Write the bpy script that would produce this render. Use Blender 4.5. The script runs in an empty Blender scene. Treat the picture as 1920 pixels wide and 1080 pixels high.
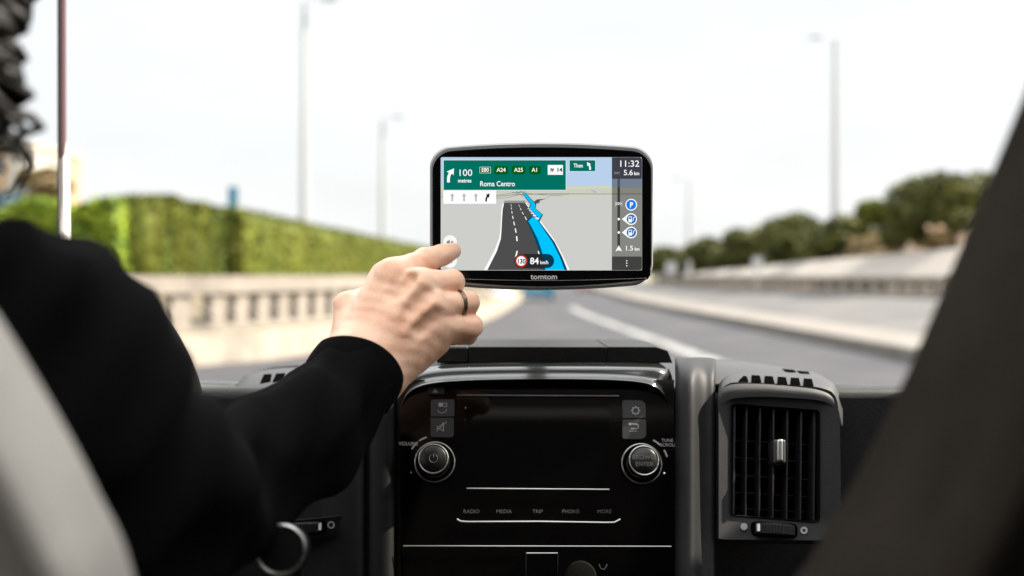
import bpy, bmesh, math, random
import numpy as np
from mathutils import Vector, Matrix

random.seed(7); RNG = np.random.default_rng(7)
SC = bpy.context.scene; COL = SC.collection
F_PX, CX, HY, ZC = 2000.0, 960.0, 515.0, 2.0      # photo focal length in px, centre column, horizon row, eye height
EXPO = 1.7

# ------------------------------------------------------------------ camera, world, sun
cam = bpy.data.cameras.new('camera'); camo = bpy.data.objects.new('camera', cam); COL.objects.link(camo)
camo.location = (0, 0, ZC); camo.rotation_euler = (math.radians(90), 0, 0)
cam.sensor_width = 36; cam.lens = F_PX / 1920 * 36; cam.shift_y = (HY - 540) / 1920
cam.clip_start = 0.05; cam.clip_end = 6000
cam.dof.use_dof = True; cam.dof.focus_distance = 0.875; cam.dof.aperture_fstop = 3.7
SC.camera = camo

SUN_DIR = Vector((0.80, 0.12, 0.80)).normalized()   # towards the sun
w = bpy.data.worlds.new('World'); SC.world = w; w.use_nodes = True
nt = w.node_tree; bg = nt.nodes['Background']
sky = nt.nodes.new('ShaderNodeTexSky'); sky.sky_type = 'NISHITA'; sky.sun_disc = False
sky.sun_elevation = math.asin(SUN_DIR.z); sky.sun_rotation = math.atan2(SUN_DIR.x, SUN_DIR.y)
sky.dust_density = 4; sky.air_density = 1.2
mx = nt.nodes.new('ShaderNodeMix'); mx.data_type = 'RGBA'; mx.inputs[0].default_value = 0.92
nt.links.new(sky.outputs[0], mx.inputs[6])
# thin bright overcast veil: zenith about three times the horizon, faint cloud structure
wtc = nt.nodes.new('ShaderNodeTexCoord'); wsx = nt.nodes.new('ShaderNodeSeparateXYZ'); nt.links.new(wtc.outputs['Generated'], wsx.inputs[0])
wmr = nt.nodes.new('ShaderNodeMapRange'); wmr.inputs[1].default_value = 0.27; wmr.inputs[2].default_value = 0.75; wmr.inputs[3].default_value = 3.15; wmr.inputs[4].default_value = 12.5
nt.links.new(wsx.outputs[2], wmr.inputs[0])
wmp = nt.nodes.new('ShaderNodeMapping'); wmp.inputs['Scale'].default_value = (1, 1, 3.5); nt.links.new(wtc.outputs['Generated'], wmp.inputs[0])
wns = nt.nodes.new('ShaderNodeTexNoise'); wns.inputs['Scale'].default_value = 3.2; wns.inputs['Detail'].default_value = 5; nt.links.new(wmp.outputs[0], wns.inputs['Vector'])
wm2 = nt.nodes.new('ShaderNodeMapRange'); wm2.inputs[1].default_value = 0.3; wm2.inputs[2].default_value = 0.7; wm2.inputs[3].default_value = 0.95; wm2.inputs[4].default_value = 1.08; nt.links.new(wns.outputs[0], wm2.inputs[0])
wmu = nt.nodes.new('ShaderNodeMath'); wmu.operation = 'MULTIPLY'; nt.links.new(wmr.outputs[0], wmu.inputs[0]); nt.links.new(wm2.outputs[0], wmu.inputs[1])
wcc = nt.nodes.new('ShaderNodeCombineColor')
for i_, k_ in enumerate((0.985, 1.0, 1.005)):
    q_ = nt.nodes.new('ShaderNodeMath'); q_.operation = 'MULTIPLY'; q_.inputs[1].default_value = k_; nt.links.new(wmu.outputs[0], q_.inputs[0]); nt.links.new(q_.outputs[0], wcc.inputs[i_])
nt.links.new(wcc.outputs[0], mx.inputs[7])
nt.links.new(mx.outputs[2], bg.inputs[0]); bg.inputs[1].default_value = 0.1

sun = bpy.data.lights.new('sun', 'SUN'); suno = bpy.data.objects.new('sun', sun); COL.objects.link(suno)
sun.energy = 4.6; sun.angle = math.radians(0.5); sun.color = (1, 0.91, 0.78)
suno.rotation_euler = SUN_DIR.to_track_quat('Z', 'Y').to_euler()
SC.view_settings.view_transform = 'Standard'; SC.view_settings.look = 'None'
SC.view_settings.exposure = EXPO; SC.view_settings.gamma = 1
SC.cycles.use_denoising = True; SC.cycles.max_bounces = 8

# ------------------------------------------------------------------ helpers
def P(px, py, Y):
    return Vector(((px - CX) * Y / F_PX, Y, ZC + (HY - py) * Y / F_PX))
def G(px, py, z=0.0):                       # point of height z seen at a pixel
    Y = (ZC - z) * F_PX / (py - HY)
    return Vector(((px - CX) * Y / F_PX, Y, z))
def lin(c):
    c = c / 255.0
    return c / 12.92 if c <= 0.04045 else ((c + 0.055) / 1.055) ** 2.4
def lin3(c): return tuple(lin(v) for v in c)

def tag(o, label=None, cat=None, group=None, kind=None):
    if label: o['label'] = label
    if cat: o['category'] = cat
    if group: o['group'] = group
    if kind: o['kind'] = kind
    return o
def empty(name, loc=(0, 0, 0), **k):
    o = bpy.data.objects.new(name, None); COL.objects.link(o); o.location = loc
    bpy.context.view_layer.update()
    return tag(o, **k)
def link(name, me, mats, parent=None, smooth=None, **k):
    o = bpy.data.objects.new(name, me); COL.objects.link(o)
    if not isinstance(mats, (list, tuple)): mats = [mats]
    for m in mats: me.materials.append(m)
    if parent is not None:
        o.parent = parent
        o.matrix_parent_inverse = WM(parent).inverted()
    if smooth == 'all': me.shade_smooth()
    elif smooth: me.set_sharp_from_angle(angle=math.radians(smooth)) if False else None
    return tag(o, **k)
def WM(o):
    m = Matrix.Translation(o.location) @ o.rotation_euler.to_matrix().to_4x4()
    return WM(o.parent) @ o.matrix_parent_inverse @ m if o.parent else m

def smooth_angle(me, deg=35):
    me.shade_smooth(); me.set_sharp_from_angle(angle=math.radians(deg))

class MB:
    """collects shapes into one mesh; each shape carries a material slot"""
    def __init__(s): s.v = []; s.f = []; s.m = []
    def add(s, vs, fs, m=0):
        n = len(s.v); s.v += [tuple(v) for v in vs]; s.f += [tuple(i + n for i in f) for f in fs]; s.m += [m] * len(fs)
    def box(s, a, b, m=0, M=None):
        x0, y0, z0 = a; x1, y1, z1 = b
        vs = [Vector(p) for p in ((x0,y0,z0),(x1,y0,z0),(x1,y1,z0),(x0,y1,z0),(x0,y0,z1),(x1,y0,z1),(x1,y1,z1),(x0,y1,z1))]
        if M: vs = [M @ v for v in vs]
        s.add(vs, [(0,3,2,1),(4,5,6,7),(0,1,5,4),(1,2,6,5),(2,3,7,6),(3,0,4,7)], m)
    def prism(s, front, back, m=0):
        n = len(front)
        s.add(list(front) + list(back), [tuple(range(n)), tuple(range(2*n-1, n-1, -1))] +
              [(i, i+n, (i+1) % n + n, (i+1) % n) for i in range(n)], m)
    def tube(s, pts, r, n=8, m=0, closed=False, cap=True):
        pts = [Vector(p) for p in pts]; N = len(pts)
        rs = r if isinstance(r, (list, tuple)) else [r] * N
        up = Vector((0.13, 0.21, 0.97)); rings = []
        for i, p in enumerate(pts):
            a = pts[(i-1) % N] if (closed or i) else p; b = pts[(i+1) % N] if (closed or i < N-1) else p
            d = (b - a).normalized(); x = d.cross(up)
            if x.length < 1e-3: x = d.cross(Vector((1, 0, 0)))
            x.normalize(); y = d.cross(x)
            rings.append([p + (x * math.cos(t) + y * math.sin(t)) * rs[i] for t in [2*math.pi*k/n for k in range(n)]])
        vs = [v for rg in rings for v in rg]; fs = []
        for i in range(N if closed else N-1):
            j = (i+1) % N
            for k in range(n): fs.append((i*n+k, i*n+(k+1) % n, j*n+(k+1) % n, j*n+k))
        if cap and not closed: fs += [tuple(range(n-1, -1, -1)), tuple((N-1)*n+k for k in range(n))]
        s.add(vs, fs, m)
    def lathe(s, prof, M, n=40, m=0):       # prof: (r, h) about local z of M
        vs = [M @ Vector((r*math.cos(2*math.pi*k/n), r*math.sin(2*math.pi*k/n), h)) for r, h in prof for k in range(n)]
        fs = [(i*n+k, i*n+(k+1) % n, (i+1)*n+(k+1) % n, (i+1)*n+k) for i in range(len(prof)-1) for k in range(n)]
        fs.append(tuple(range(n-1, -1, -1))); fs.append(tuple((len(prof)-1)*n+k for k in range(n)))
        s.add(vs, fs, m)
    def build(s, name, mats, parent=None, bevel=None, seg=2, flat=False, ang=35, subsurf=0, fix=True, **k):
        me = bpy.data.meshes.new(name); me.from_pydata(s.v, [], s.f); me.update()
        for p, mi in zip(me.polygons, s.m): p.material_index = mi
        if fix:
            b = bmesh.new(); b.from_mesh(me); bmesh.ops.recalc_face_normals(b, faces=b.faces); b.to_mesh(me); b.free()
        if not flat: smooth_angle(me, ang)
        o = link(name, me, mats, parent, **k)
        if bevel:
            md = o.modifiers.new('bevel', 'BEVEL'); md.width = bevel; md.segments = seg; md.limit_method = 'ANGLE'; md.angle_limit = math.radians(40); md.harden_normals = False
        if subsurf:
            md = o.modifiers.new('sub', 'SUBSURF'); md.levels = subsurf; md.render_levels = subsurf
        return o

def sheet(name, rows, mat, parent, thick=0.004, sub=2, **k):
    """a surface lofted through rows of (px, py, Y) points, with real thickness"""
    vs = [P(*p) for r in rows for p in r]; n = len(rows[0])
    fs = [(i*n+j, (i+1)*n+j, (i+1)*n+j+1, i*n+j+1) for i in range(len(rows)-1) for j in range(n-1)]
    me = bpy.data.meshes.new(name); me.from_pydata(vs, [], fs); me.update(); me.shade_smooth()
    o = link(name, me, mat, parent, **k)
    sd = o.modifiers.new('sol', 'SOLIDIFY'); sd.thickness = thick; sd.offset = -1
    if sub:
        md = o.modifiers.new('sub', 'SUBSURF'); md.levels = sub; md.render_levels = sub
    return o

class Surf:
    """smooth surface through rows of (px, py, Y) points that can be asked for the point seen at a pixel"""
    def __init__(s, rows, n=14):
        g = [[P(*p) for p in r] for r in rows]; g = [crom(r, n, False) for r in g]
        cols = [crom([g[i][j] for i in range(len(g))], n, False) for j in range(len(g[0]))]
        s.g = [[cols[j][i] for j in range(len(cols))] for i in range(len(cols[0]))]
        s.A = np.array([[tuple(p) for p in r] for r in s.g]); s.px = CX + s.A[..., 0]*F_PX/s.A[..., 1]; s.py = HY - (s.A[..., 2]-ZC)*F_PX/s.A[..., 1]
    def build(s, name, m, parent, thick=.004, **k):
        n = len(s.g[0]); vs = [p for r in s.g for p in r]; fs = [(i*n+j, (i+1)*n+j, (i+1)*n+j+1, i*n+j+1) for i in range(len(s.g)-1) for j in range(n-1)]
        me = bpy.data.meshes.new(name); me.from_pydata(vs, [], fs); me.update(); me.shade_smooth(); o = link(name, me, m, parent, **k)
        sd = o.modifiers.new('sol', 'SOLIDIFY'); sd.thickness = thick; sd.offset = -1; return o
    def at(s, x, y, o=.0008):
        d = (s.px-x)**2 + (s.py-y)**2; i, j = np.unravel_index(np.argmin(d), d.shape); p = Vector(s.A[i, j]); i1, j1 = min(i+1, s.A.shape[0]-1), min(j+1, s.A.shape[1]-1)
        e1 = Vector(s.A[i1, j]) - Vector(s.A[i1-1, j]); e2 = Vector(s.A[i, j1]) - Vector(s.A[i, j1-1]); nn = e1.cross(e2).normalized()
        if nn.dot(Vector((0, 0, ZC)) - p) < 0: nn = -nn
        q = P(x, y, p.y); q = q + Vector((0, 0, 0)); return q + nn*o
    def slot(s, name, pts, m, parent):
        a, b, c, d = [Vector((*p, 0)) for p in pts]; N = 6; mb = MB()      # black patch on the curved skin, painted as the dark of an opening
        grid = [[(a.lerp(b, i/N)).lerp(d.lerp(c, i/N), j/N) for i in range(N+1)] for j in range(N+1)]
        vs = [s.at(q.x, q.y, .0007) for r in grid for q in r]
        mb.add(vs, [(j*(N+1)+i, j*(N+1)+i+1, (j+1)*(N+1)+i+1, (j+1)*(N+1)+i) for j in range(N) for i in range(N)]); return mb.build(name, m, parent, ang=180, fix=False)

def crom(pts, n=6, closed=True):
    pts = [Vector(p) for p in pts]; N = len(pts); out = []
    rng = range(N) if closed else range(N-1)
    for i in rng:
        p0 = pts[(i-1) % N] if closed or i else pts[i]; p1 = pts[i]; p2 = pts[(i+1) % N]; p3 = pts[(i+2) % N] if closed or i < N-2 else p2
        for k in range(n):
            t = k/n
            out.append(0.5*((2*p1)+(p2-p0)*t+(2*p0-5*p1+4*p2-p3)*t*t+(3*p1-p0-3*p2+p3)*t**3))
    if not closed: out.append(pts[-1])
    return out

# ------------------------------------------------------------------ materials
def mat(name, col, rough=0.5, metal=0.0, spec=0.5, noise=None, bump=None, coat=0, sheen=0, sss=0, coord='Object'):
    m = bpy.data.materials.new(name); m.use_nodes = True; t = m.node_tree; b = t.nodes['Principled BSDF']
    b.inputs['Base Color'].default_value = (*col, 1); b.inputs['Roughness'].default_value = rough
    b.inputs['Metallic'].default_value = metal; b.inputs['Specular IOR Level'].default_value = spec
    b.inputs['Coat Weight'].default_value = coat; b.inputs['Sheen Weight'].default_value = sheen
    if coat: b.inputs['Coat Roughness'].default_value = 0.05
    tc = t.nodes.new('ShaderNodeTexCoord')
    if sss:
        b.inputs['Subsurface Weight'].default_value = sss; b.inputs['Subsurface Radius'].default_value = (1, .35, .2); b.inputs['Subsurface Scale'].default_value = 0.004
    if noise:     # (scale, colour2, contrast lo, hi)
        sc_, c2, lo, hi = noise
        nn = t.nodes.new('ShaderNodeTexNoise'); nn.inputs['Scale'].default_value = sc_; nn.inputs['Detail'].default_value = 6
        t.links.new(tc.outputs[coord], nn.inputs['Vector'])
        mr = t.nodes.new('ShaderNodeMapRange'); mr.inputs[1].default_value = lo; mr.inputs[2].default_value = hi
        t.links.new(nn.outputs[0], mr.inputs[0])
        mm = t.nodes.new('ShaderNodeMix'); mm.data_type = 'RGBA'; mm.inputs[6].default_value = (*col, 1); mm.inputs[7].default_value = (*c2, 1)
        t.links.new(mr.outputs[0], mm.inputs[0]); t.links.new(mm.outputs[2], b.inputs['Base Color'])
        m['mix'] = mm.name
    if bump:      # (scale, strength, distance)
        nn = t.nodes.new('ShaderNodeTexNoise'); nn.inputs['Scale'].default_value = bump[0]; nn.inputs['Detail'].default_value = 3
        t.links.new(tc.outputs[coord], nn.inputs['Vector'])
        bp = t.nodes.new('ShaderNodeBump'); bp.inputs['Strength'].default_value = bump[1]; bp.inputs['Distance'].default_value = bump[2]
        t.links.new(nn.outputs[0], bp.inputs['Height']); t.links.new(bp.outputs[0], b.inputs['Normal'])
    return m
def emis(name, rgb):                        # a lit pixel of the screen, in display colour
    m = bpy.data.materials.new(name); m.use_nodes = True; t = m.node_tree
    b = t.nodes['Principled BSDF']; b.inputs['Base Color'].default_value = (0, 0, 0, 1); b.inputs['Roughness'].default_value = 0.35
    b.inputs['Specular IOR Level'].default_value = 0.0
    b.inputs['Emission Color'].default_value = (*lin3(rgb), 1); b.inputs['Emission Strength'].default_value = 1 / 2**EXPO
    return m

M = {}
M['plastic'] = mat('grained black plastic', (.0065, .0066, .0068), .58, spec=.28, bump=(900, .5, .0006), noise=(500, (.014, .0143, .0146), .4, .65))
M['plastic_soft'] = mat('soft grey plastic', (.0075, .0076, .0078), .58, spec=.28, bump=(700, .35, .0005), noise=(60, (.0105, .0106, .0108), .4, .65))
M['plastic_dark'] = mat('dark plastic', (.0015, .0015, .0015), .6, spec=.2, bump=(900, .3, .0004))
M['hole_shade'] = mat('cavity shade black', (.002, .002, .002), 1.0, spec=0)  # near black standing in for the shade inside slots, recesses and gaps
M['plastic_pale'] = mat('lit dusty grey plastic', (.026, .026, .027), .55, spec=.4, bump=(700, .35, .0005))  # dust, plus windscreen light put into a paler colour
M['piano'] = mat('gloss black', (.0010, .0009, .0008), .08, spec=.3)
M['satin'] = mat('satin dark frame', (.012, .0135, .0138), .18, coat=.3)
M['chrome'] = mat('brushed silver', (.32, .32, .31), .34, metal=1)
M['button'] = mat('rubber button', (.012, .0122, .0125), .55)
M['cap'] = mat('knob cap', (.004, .004, .004), .35, spec=.3)
M['print_dim'] = mat('dim print', (.055, .055, .055), .6)
M['print'] = mat('grey print', (.30, .30, .30), .6)
M['print_white'] = mat('white print', (.75, .75, .75), .6)
M['led'] = emis('indicator lamp', (225, 225, 255))
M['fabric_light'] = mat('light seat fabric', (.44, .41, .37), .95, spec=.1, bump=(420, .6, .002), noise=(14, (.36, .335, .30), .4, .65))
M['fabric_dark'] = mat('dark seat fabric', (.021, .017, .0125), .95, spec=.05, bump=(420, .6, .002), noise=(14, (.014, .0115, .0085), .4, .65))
M['head_liner'] = mat('roof liner', (.62, .61, .59), .9, spec=.1, bump=(300, .2, .001))
M['van_paint'] = mat('van paint', (.7, .7, .69), .3, coat=.4)
M['rubber'] = mat('rubber', (.02, .02, .02), .8, bump=(80, .2, .003))
M['seal_red'] = mat('dark red seal', (.06, .018, .02), .6)
M['pale_trim'] = mat('pale trim', (.50, .47, .44), .5)
M['skin'] = mat('skin', (.80, .51, .36), .40, spec=.4, sss=.25, bump=(420, .35, .0008), noise=(42, (.72, .40, .26), .42, .70))
M['sweater'] = mat('black knit', (.0026, .0027, .0027), .95, spec=.03, sheen=.0, bump=(700, .5, .001))
M['hair'] = mat('dark hair', (.005, .004, .003), .5, spec=.2)
M['ring'] = mat('dark bronze ring', (.16, .13, .09), .3, metal=1, bump=(500, .5, .0006))
M['gps_shell'] = mat('grey device shell', (.19, .195, .20), .38, bump=(1500, .3, .0003))
M['gps_glass'] = mat('device front glass', (.0015, .0015, .0016), .12, spec=.25)
M['logo'] = mat('grey logo print', (.55, .55, .55), .5)
# outdoors
M['asphalt'] = mat('asphalt', (.035, .0355, .040), .85, spec=.15, noise=(.35, (.052, .051, .054), .38, .65), bump=(60, .3, .01), coord='Object')
M['asphalt_pale'] = mat('pale asphalt', (.072, .070, .069), .85, spec=.2, noise=(.3, (.098, .094, .091), .38, .65))
M['line'] = mat('road paint', (.21, .21, .205), .8, noise=(1.1, (.07, .07, .07), .42, .62))
M['concrete'] = mat('cream concrete', (.33, .29, .24), .85, spec=.2, noise=(1.5, (.26, .225, .185), .4, .7), bump=(25, .3, .02))
M['concrete_grey'] = mat('grey concrete', (.25, .22, .19), .85, spec=.2, noise=(1.2, (.20, .175, .15), .4, .7), bump=(25, .3, .02))
M['kerb'] = mat('kerb stone', (.15, .138, .125), .85, spec=.2, noise=(1.2, (.115, .105, .095), .4, .7), bump=(25, .3, .02))
M['parapet'] = mat('pale render', (.26, .235, .21), .85, spec=.2, noise=(.6, (.21, .19, .17), .4, .7))
M['bank'] = mat('brown earth and gap shade', (.10, .078, .05), .95, noise=(3, (.07, .06, .035), .4, .65))  # on the right parapet it stands in for baluster gap shade
M['soil'] = mat('dry verge', (.10, .088, .04), .95, noise=(2.5, (.06, .066, .02), .4, .65), bump=(12, .5, .05))
M['ground'] = mat('dry ground', (.20, .17, .12), .95, noise=(.08, (.12, .12, .06), .4, .65))
M['bark'] = mat('bark', (.11, .08, .055), .9, bump=(30, .6, .02))
M['steel'] = mat('hazed galvanised pole', (.38, .39, .40), .5, metal=.3)  # paled in place of haze and glare on the far lamp posts
M['white_sign'] = mat('white sign', (.40, .40, .39), .5)
M['blue_sign'] = mat('blue sign', (.008, .15, .24), .4)
M['tile'] = mat('roof tile', (.34, .2, .14), .8, noise=(4, (.26, .15, .11), .4, .6))
M['stucco'] = mat('sand stucco', (.36, .26, .17), .85, noise=(1, (.30, .21, .14), .4, .6))
M['stucco_white'] = mat('white stucco', (.45, .43, .40), .85)
M['stucco_pink'] = mat('pink stucco', (.42, .31, .24), .85)
M['window'] = mat('window glass', (.05, .06, .07), .1, spec=.8)
M['tyre'] = mat('tyre', (.02, .02, .02), .85)
M['lamp_red'] = mat('red lamp lens', (.35, .02, .02), .25)
M['car_blue'] = mat('bright blue paint', (.003, .19, .32), .3, coat=.5)
M['car_white'] = mat('white car paint', (.72, .72, .71), .3, coat=.5)
M['car_dark'] = mat('dark car paint', (.06, .045, .05), .3, coat=.5)
M['car_red'] = mat('dull red car paint', (.22, .08, .08), .3, coat=.5)
def leafmat(name, a, b, sc_=9):
    m = mat(name, a, .65, spec=.25, noise=(sc_, b, .35, .65)); t = m.node_tree
    if 'hedge' in name:          # leaf colour drawn out into vertical streaks
        mp_ = t.nodes.new('ShaderNodeMapping'); mp_.inputs['Scale'].default_value = (1.5, 1.5, .22); ns_ = [q for q in t.nodes if q.type == 'TEX_NOISE'][0]
        t.links.new(t.nodes['Texture Coordinate'].outputs['Object'], mp_.inputs[0]); t.links.new(mp_.outputs[0], ns_.inputs['Vector'])
    return m
M['leaf_hedge'] = leafmat('hedge leaves', (.050, .072, .005), (.125, .130, .008), 1.3)
M['leaf_bright'] = leafmat('bright leaves', (.10, .16, .012), (.24, .30, .02), 1.6)
M['leaf_pine'] = leafmat('pine needles', (.026, .035, .006), (.105, .105, .018), .9)
M['leaf_dry'] = leafmat('dry leaves', (.15, .115, .05), (.25, .18, .09), 1.2)

# ------------------------------------------------------------------ signed distance surfaces (figures, seats)
def surf_net(F, lo, h):
    s = F < 0; nx, ny, nz = F.shape
    cs = [(i, j, k) for i in (0, 1) for j in (0, 1) for k in (0, 1)]
    def sl(A, c): return A[c[0]:nx-1+c[0], c[1]:ny-1+c[1], c[2]:nz-1+c[2]]
    cnt = sum(sl(s, c).astype(np.int8) for c in cs); mask = (cnt > 0) & (cnt < 8)
    I = np.argwhere(mask); idx = -np.ones(mask.shape, np.int64); idx[mask] = np.arange(len(I))
    vals = {c: F[I[:, 0]+c[0], I[:, 1]+c[1], I[:, 2]+c[2]] for c in cs}
    acc = np.zeros((len(I), 3)); num = np.zeros(len(I))
    for a in cs:
        for ax in range(3):
            if a[ax]: continue
            b = list(a); b[ax] = 1; b = tuple(b); va, vb = vals[a], vals[b]; c = (va < 0) != (vb < 0)
            t = np.where(c, va / np.where(c, va - vb, 1), 0); p = np.tile(np.array(a, float), (len(I), 1)); p[:, ax] += t
            acc += p * c[:, None]; num += c
    V = (I + acc / num[:, None]) * h + np.array(lo); Q = []
    for ax in range(3):
        o1, o2 = [(1, 2), (2, 0), (0, 1)][ax]
        A = np.take(s, range(s.shape[ax]-1), ax); B = np.take(s, range(1, s.shape[ax]), ax)
        E = np.argwhere(A != B); ok = (E[:, o1] > 0) & (E[:, o2] > 0) & (E[:, o1] < F.shape[o1]-1) & (E[:, o2] < F.shape[o2]-1); E = E[ok]
        if not len(E): continue
        inside = A[E[:, 0], E[:, 1], E[:, 2]]; q = []
        for d1, d2 in ((1, 1), (0, 1), (0, 0), (1, 0)):
            e = E.copy(); e[:, o1] -= d1; e[:, o2] -= d2; q.append(idx[e[:, 0], e[:, 1], e[:, 2]])
        q = np.stack(q, 1); q[~inside] = q[~inside][:, ::-1]; Q.append(q)
    return V, np.concatenate(Q)
def caps(X, a, b, ra, rb):
    a = np.array(a, np.float32); b = np.array(b, np.float32); d = b - a
    t = np.clip(((X[0]-a[0])*d[0] + (X[1]-a[1])*d[1] + (X[2]-a[2])*d[2]) / max(1e-9, float(d @ d)), 0, 1)
    return np.sqrt((X[0]-a[0]-t*d[0])**2 + (X[1]-a[1]-t*d[1])**2 + (X[2]-a[2]-t*d[2])**2) - (ra + (rb-ra)*t)
def ell(X, c, r):
    k0 = np.sqrt(((X[0]-c[0])/r[0])**2 + ((X[1]-c[1])/r[1])**2 + ((X[2]-c[2])/r[2])**2)
    return (k0 - 1) * min(r)
def smin(a, b, k):
    h = np.clip(k - np.abs(a-b), 0, None) / k
    return np.minimum(a, b) - h*h*k*0.25
def smax(a, b, k): return -smin(-a, -b, k)
def sdf_obj(name, f, lo, hi, h, m, parent, **k):
    ax = [np.arange(lo[i], hi[i], h, dtype=np.float32) for i in range(3)]
    X = np.meshgrid(*ax, indexing='ij')
    V, Q = surf_net(f(X), lo, h)
    me = bpy.data.meshes.new(name); me.from_pydata(V.tolist(), [], Q.tolist()); me.update(); me.shade_smooth()
    return link(name, me, m, parent, **k)

# ================================================================== SETTING
def flat(name, pts, z, m, kind='structure', thick=None):
    b = MB(); b.add([(x, y, z) for x, y in pts], [tuple(range(len(pts)))])
    o = b.build(name, m, flat=True, fix=False, kind=kind)
    return o
def strip(name, left, right, m, z=None, kind='structure', skirt=0, parent=None, **k):
    """band between two polylines of 3D points; skirt closes it downwards"""
    n = len(left); b = MB(); vs = [Vector(p) for p in left] + [Vector(p) for p in right]
    fs = [(i, n+i, n+i+1, i+1) for i in range(n-1)]
    b.add(vs, fs)
    if skirt:
        lo = [v - Vector((0, 0, skirt)) for v in vs]
        b.add(vs + lo, [(i, i+1, 2*n+i+1, 2*n+i) for i in range(n-1)] + [(n+i+1, n+i, 3*n+i, 3*n+i+1) for i in range(n-1)] +
              [(0, 2*n, 3*n, n), (n-1, 2*n-1, 4*n-1, 3*n-1)])
    return b.build(name, m, parent, flat=True, kind=kind, **k)

flat('ground', [(-3000, -200), (3000, -200), (3000, 5000), (-3000, 5000)], -0.02, M['ground'])
edge = [(-24, -16), (-14, 4), (-11, 15), (-7.0, 23), (-5.15, 26.7), (-1.3, 44), (1.1, 89), (7, 200), (16, 400)]      # left edge of our carriageway
edge = [tuple(v) for v in crom([(x, y, 0) for x, y in edge], 4, False)]
def off(pl, d):                             # offset a polyline to its left
    out = []
    for i, p in enumerate(pl):
        a = Vector(pl[max(0, i-1)]); b = Vector(pl[min(len(pl)-1, i+1)]); t = (b-a).normalized()
        out.append((p[0]-t.y*d, p[1]+t.x*d, p[2]))
    return out
med = [(8.9, -16, 0), (9.2, 10, 0), (9.1, 25, 0), (8.4, 64.5, 0), (9.6, 110, 0), (13, 200, 0), (24, 400, 0)]          # left edge of the median
med = [tuple(v) for v in crom(med, 6, False)]
road_l = [(p[0], p[1], 0) for p in edge]
ys = np.linspace(-16, 400, 40)
def at_y(pl, y): return float(np.interp(y, [p[1] for p in pl], [p[0] for p in pl]))
strip('road', [(at_y(edge, y), y, 0) for y in ys], [(at_y(med, y), y, 0) for y in ys], M['asphalt'])
# lane paint
lane = [(5.15, -16), (4.95, 10), (4.62, 25.8), (3.7, 53), (3.6, 70), (4.6, 100), (9, 200), (19, 400)]
ly = np.linspace(-16, 66, 30); lx = np.interp(ly, [p[1] for p in lane], [p[0] for p in lane])
strip('lane_line', [(x-.24, y, .004) for x, y in zip(lx, ly)], [(x+.24, y, .004) for x, y in zip(lx, ly)], M['line'])
# median with a real kerb wall
mw = 2.5
med_y = np.linspace(-16, 400, 50)
strip('median', [(at_y(med, y), y, .32) for y in med_y], [(at_y(med, y)+mw, y, .32) for y in med_y], M['kerb'], skirt=.34)
# opposite carriageway, climbing to the far parapet
far = [(24, -16), (23.5, 20), (19.5, 50), (14.9, 77), (17.5, 120), (24, 200), (38, 400)]
farp = [tuple(v) for v in crom([(x, y, 1.0) for x, y in far], 5, False)]
fy = np.linspace(-16, 400, 60)
strip('opposite_road', [(at_y(med, y)+mw+.01, y, .22) for y in fy], [(at_y(farp, y), y, .98) for y in fy], M['asphalt_pale'])
strip('verge', [(at_y(farp, y)+.02, y, .97) for y in fy], [(at_y(farp, y)+120, y, .97) for y in fy], M['ground'])

# left low barrier wall, verge behind it
bar_w = .28
pl = off(road_l, .02); pl = [(x, y, .67) for x, y, z in pl]
tb = tag(strip('low_barrier_wall', off(pl, bar_w), pl, M['concrete'], kind=None, skirt=.7),
    'long sunlit low cream concrete wall along the left edge of the road', 'wall')
strip('verge', [(p[0], p[1], .64) for p in off(pl, 60)], [(p[0], p[1], .64) for p in off(pl, bar_w+.001)], M['soil'])

# balustrade on the left
def balustrade(name, pl, z0, z1, zt, post_w, pitch, m, label, nmax=100, depth=.3, group=None, s0=0):
    root = empty(name, (pl[0][0], pl[0][1], z0), label=label, cat='balustrade')
    pts = [Vector((p[0], p[1], 0)) for p in pl]
    def ribbon(nm, za, zb, wdt):
        L = off([tuple(p) for p in pts], wdt/2); R = off([tuple(p) for p in pts], -wdt/2)
        strip(nm, [(a[0], a[1], zb) for a in L], [(a[0], a[1], zb) for a in R], m, kind=None, skirt=zb-za, parent=root)
    ribbon('rail', z1, zt, depth+.12); ribbon('plinth', z0-.05, z0+.12, depth+.06)
    acc = 0; n = 0; nxt = s0
    for a, b in zip(pts, pts[1:]):
        L = (b-a).length; d = (b-a).normalized()
        while nxt < acc + L and n < nmax:
            c = a + d*(nxt-acc); ang = math.atan2(d.y, d.x)
            mb = MB(); prof = []
            for z, ww in ((z0+.1, .9), (z0+.22, .9), (z0+.3, .62), (z0+.5*(z1-z0), 1.0), (z1-.2, .62), (z1-.1, .9), (z1+.02, .9)):
                prof.append((z, ww*post_w/2))
            R = Matrix.Translation((c.x, c.y, 0)) @ Matrix.Rotation(ang, 4, 'Z')
            vs = []
            for z, hw in prof:
                vs += [R @ Vector(q) for q in ((-hw, -depth*.4, z), (hw, -depth*.4, z), (hw, depth*.4, z), (-hw, depth*.4, z))]
            fs = [(i*4+k, i*4+(k+1) % 4, i*4+4+(k+1) % 4, i*4+4+k) for i in range(len(prof)-1) for k in range(4)]
            mb.add(vs, fs); mb.build('baluster', m, root, flat=True); n += 1; nxt += pitch
        acc += L
    return root
bl = off(road_l, 1.5)
bl = [p for p in bl if p[1] > 19.5 and p[1] < 110]
balustrade('balustrade', bl, .68, 1.56, 1.97, .68, 1.03, M['concrete_grey'],
           'pale stone balustrade in front of the clipped hedge, left of the road', nmax=90)
br = [p for p in farp if 38 < p[1] < 170]
br = list(reversed(br))
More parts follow.
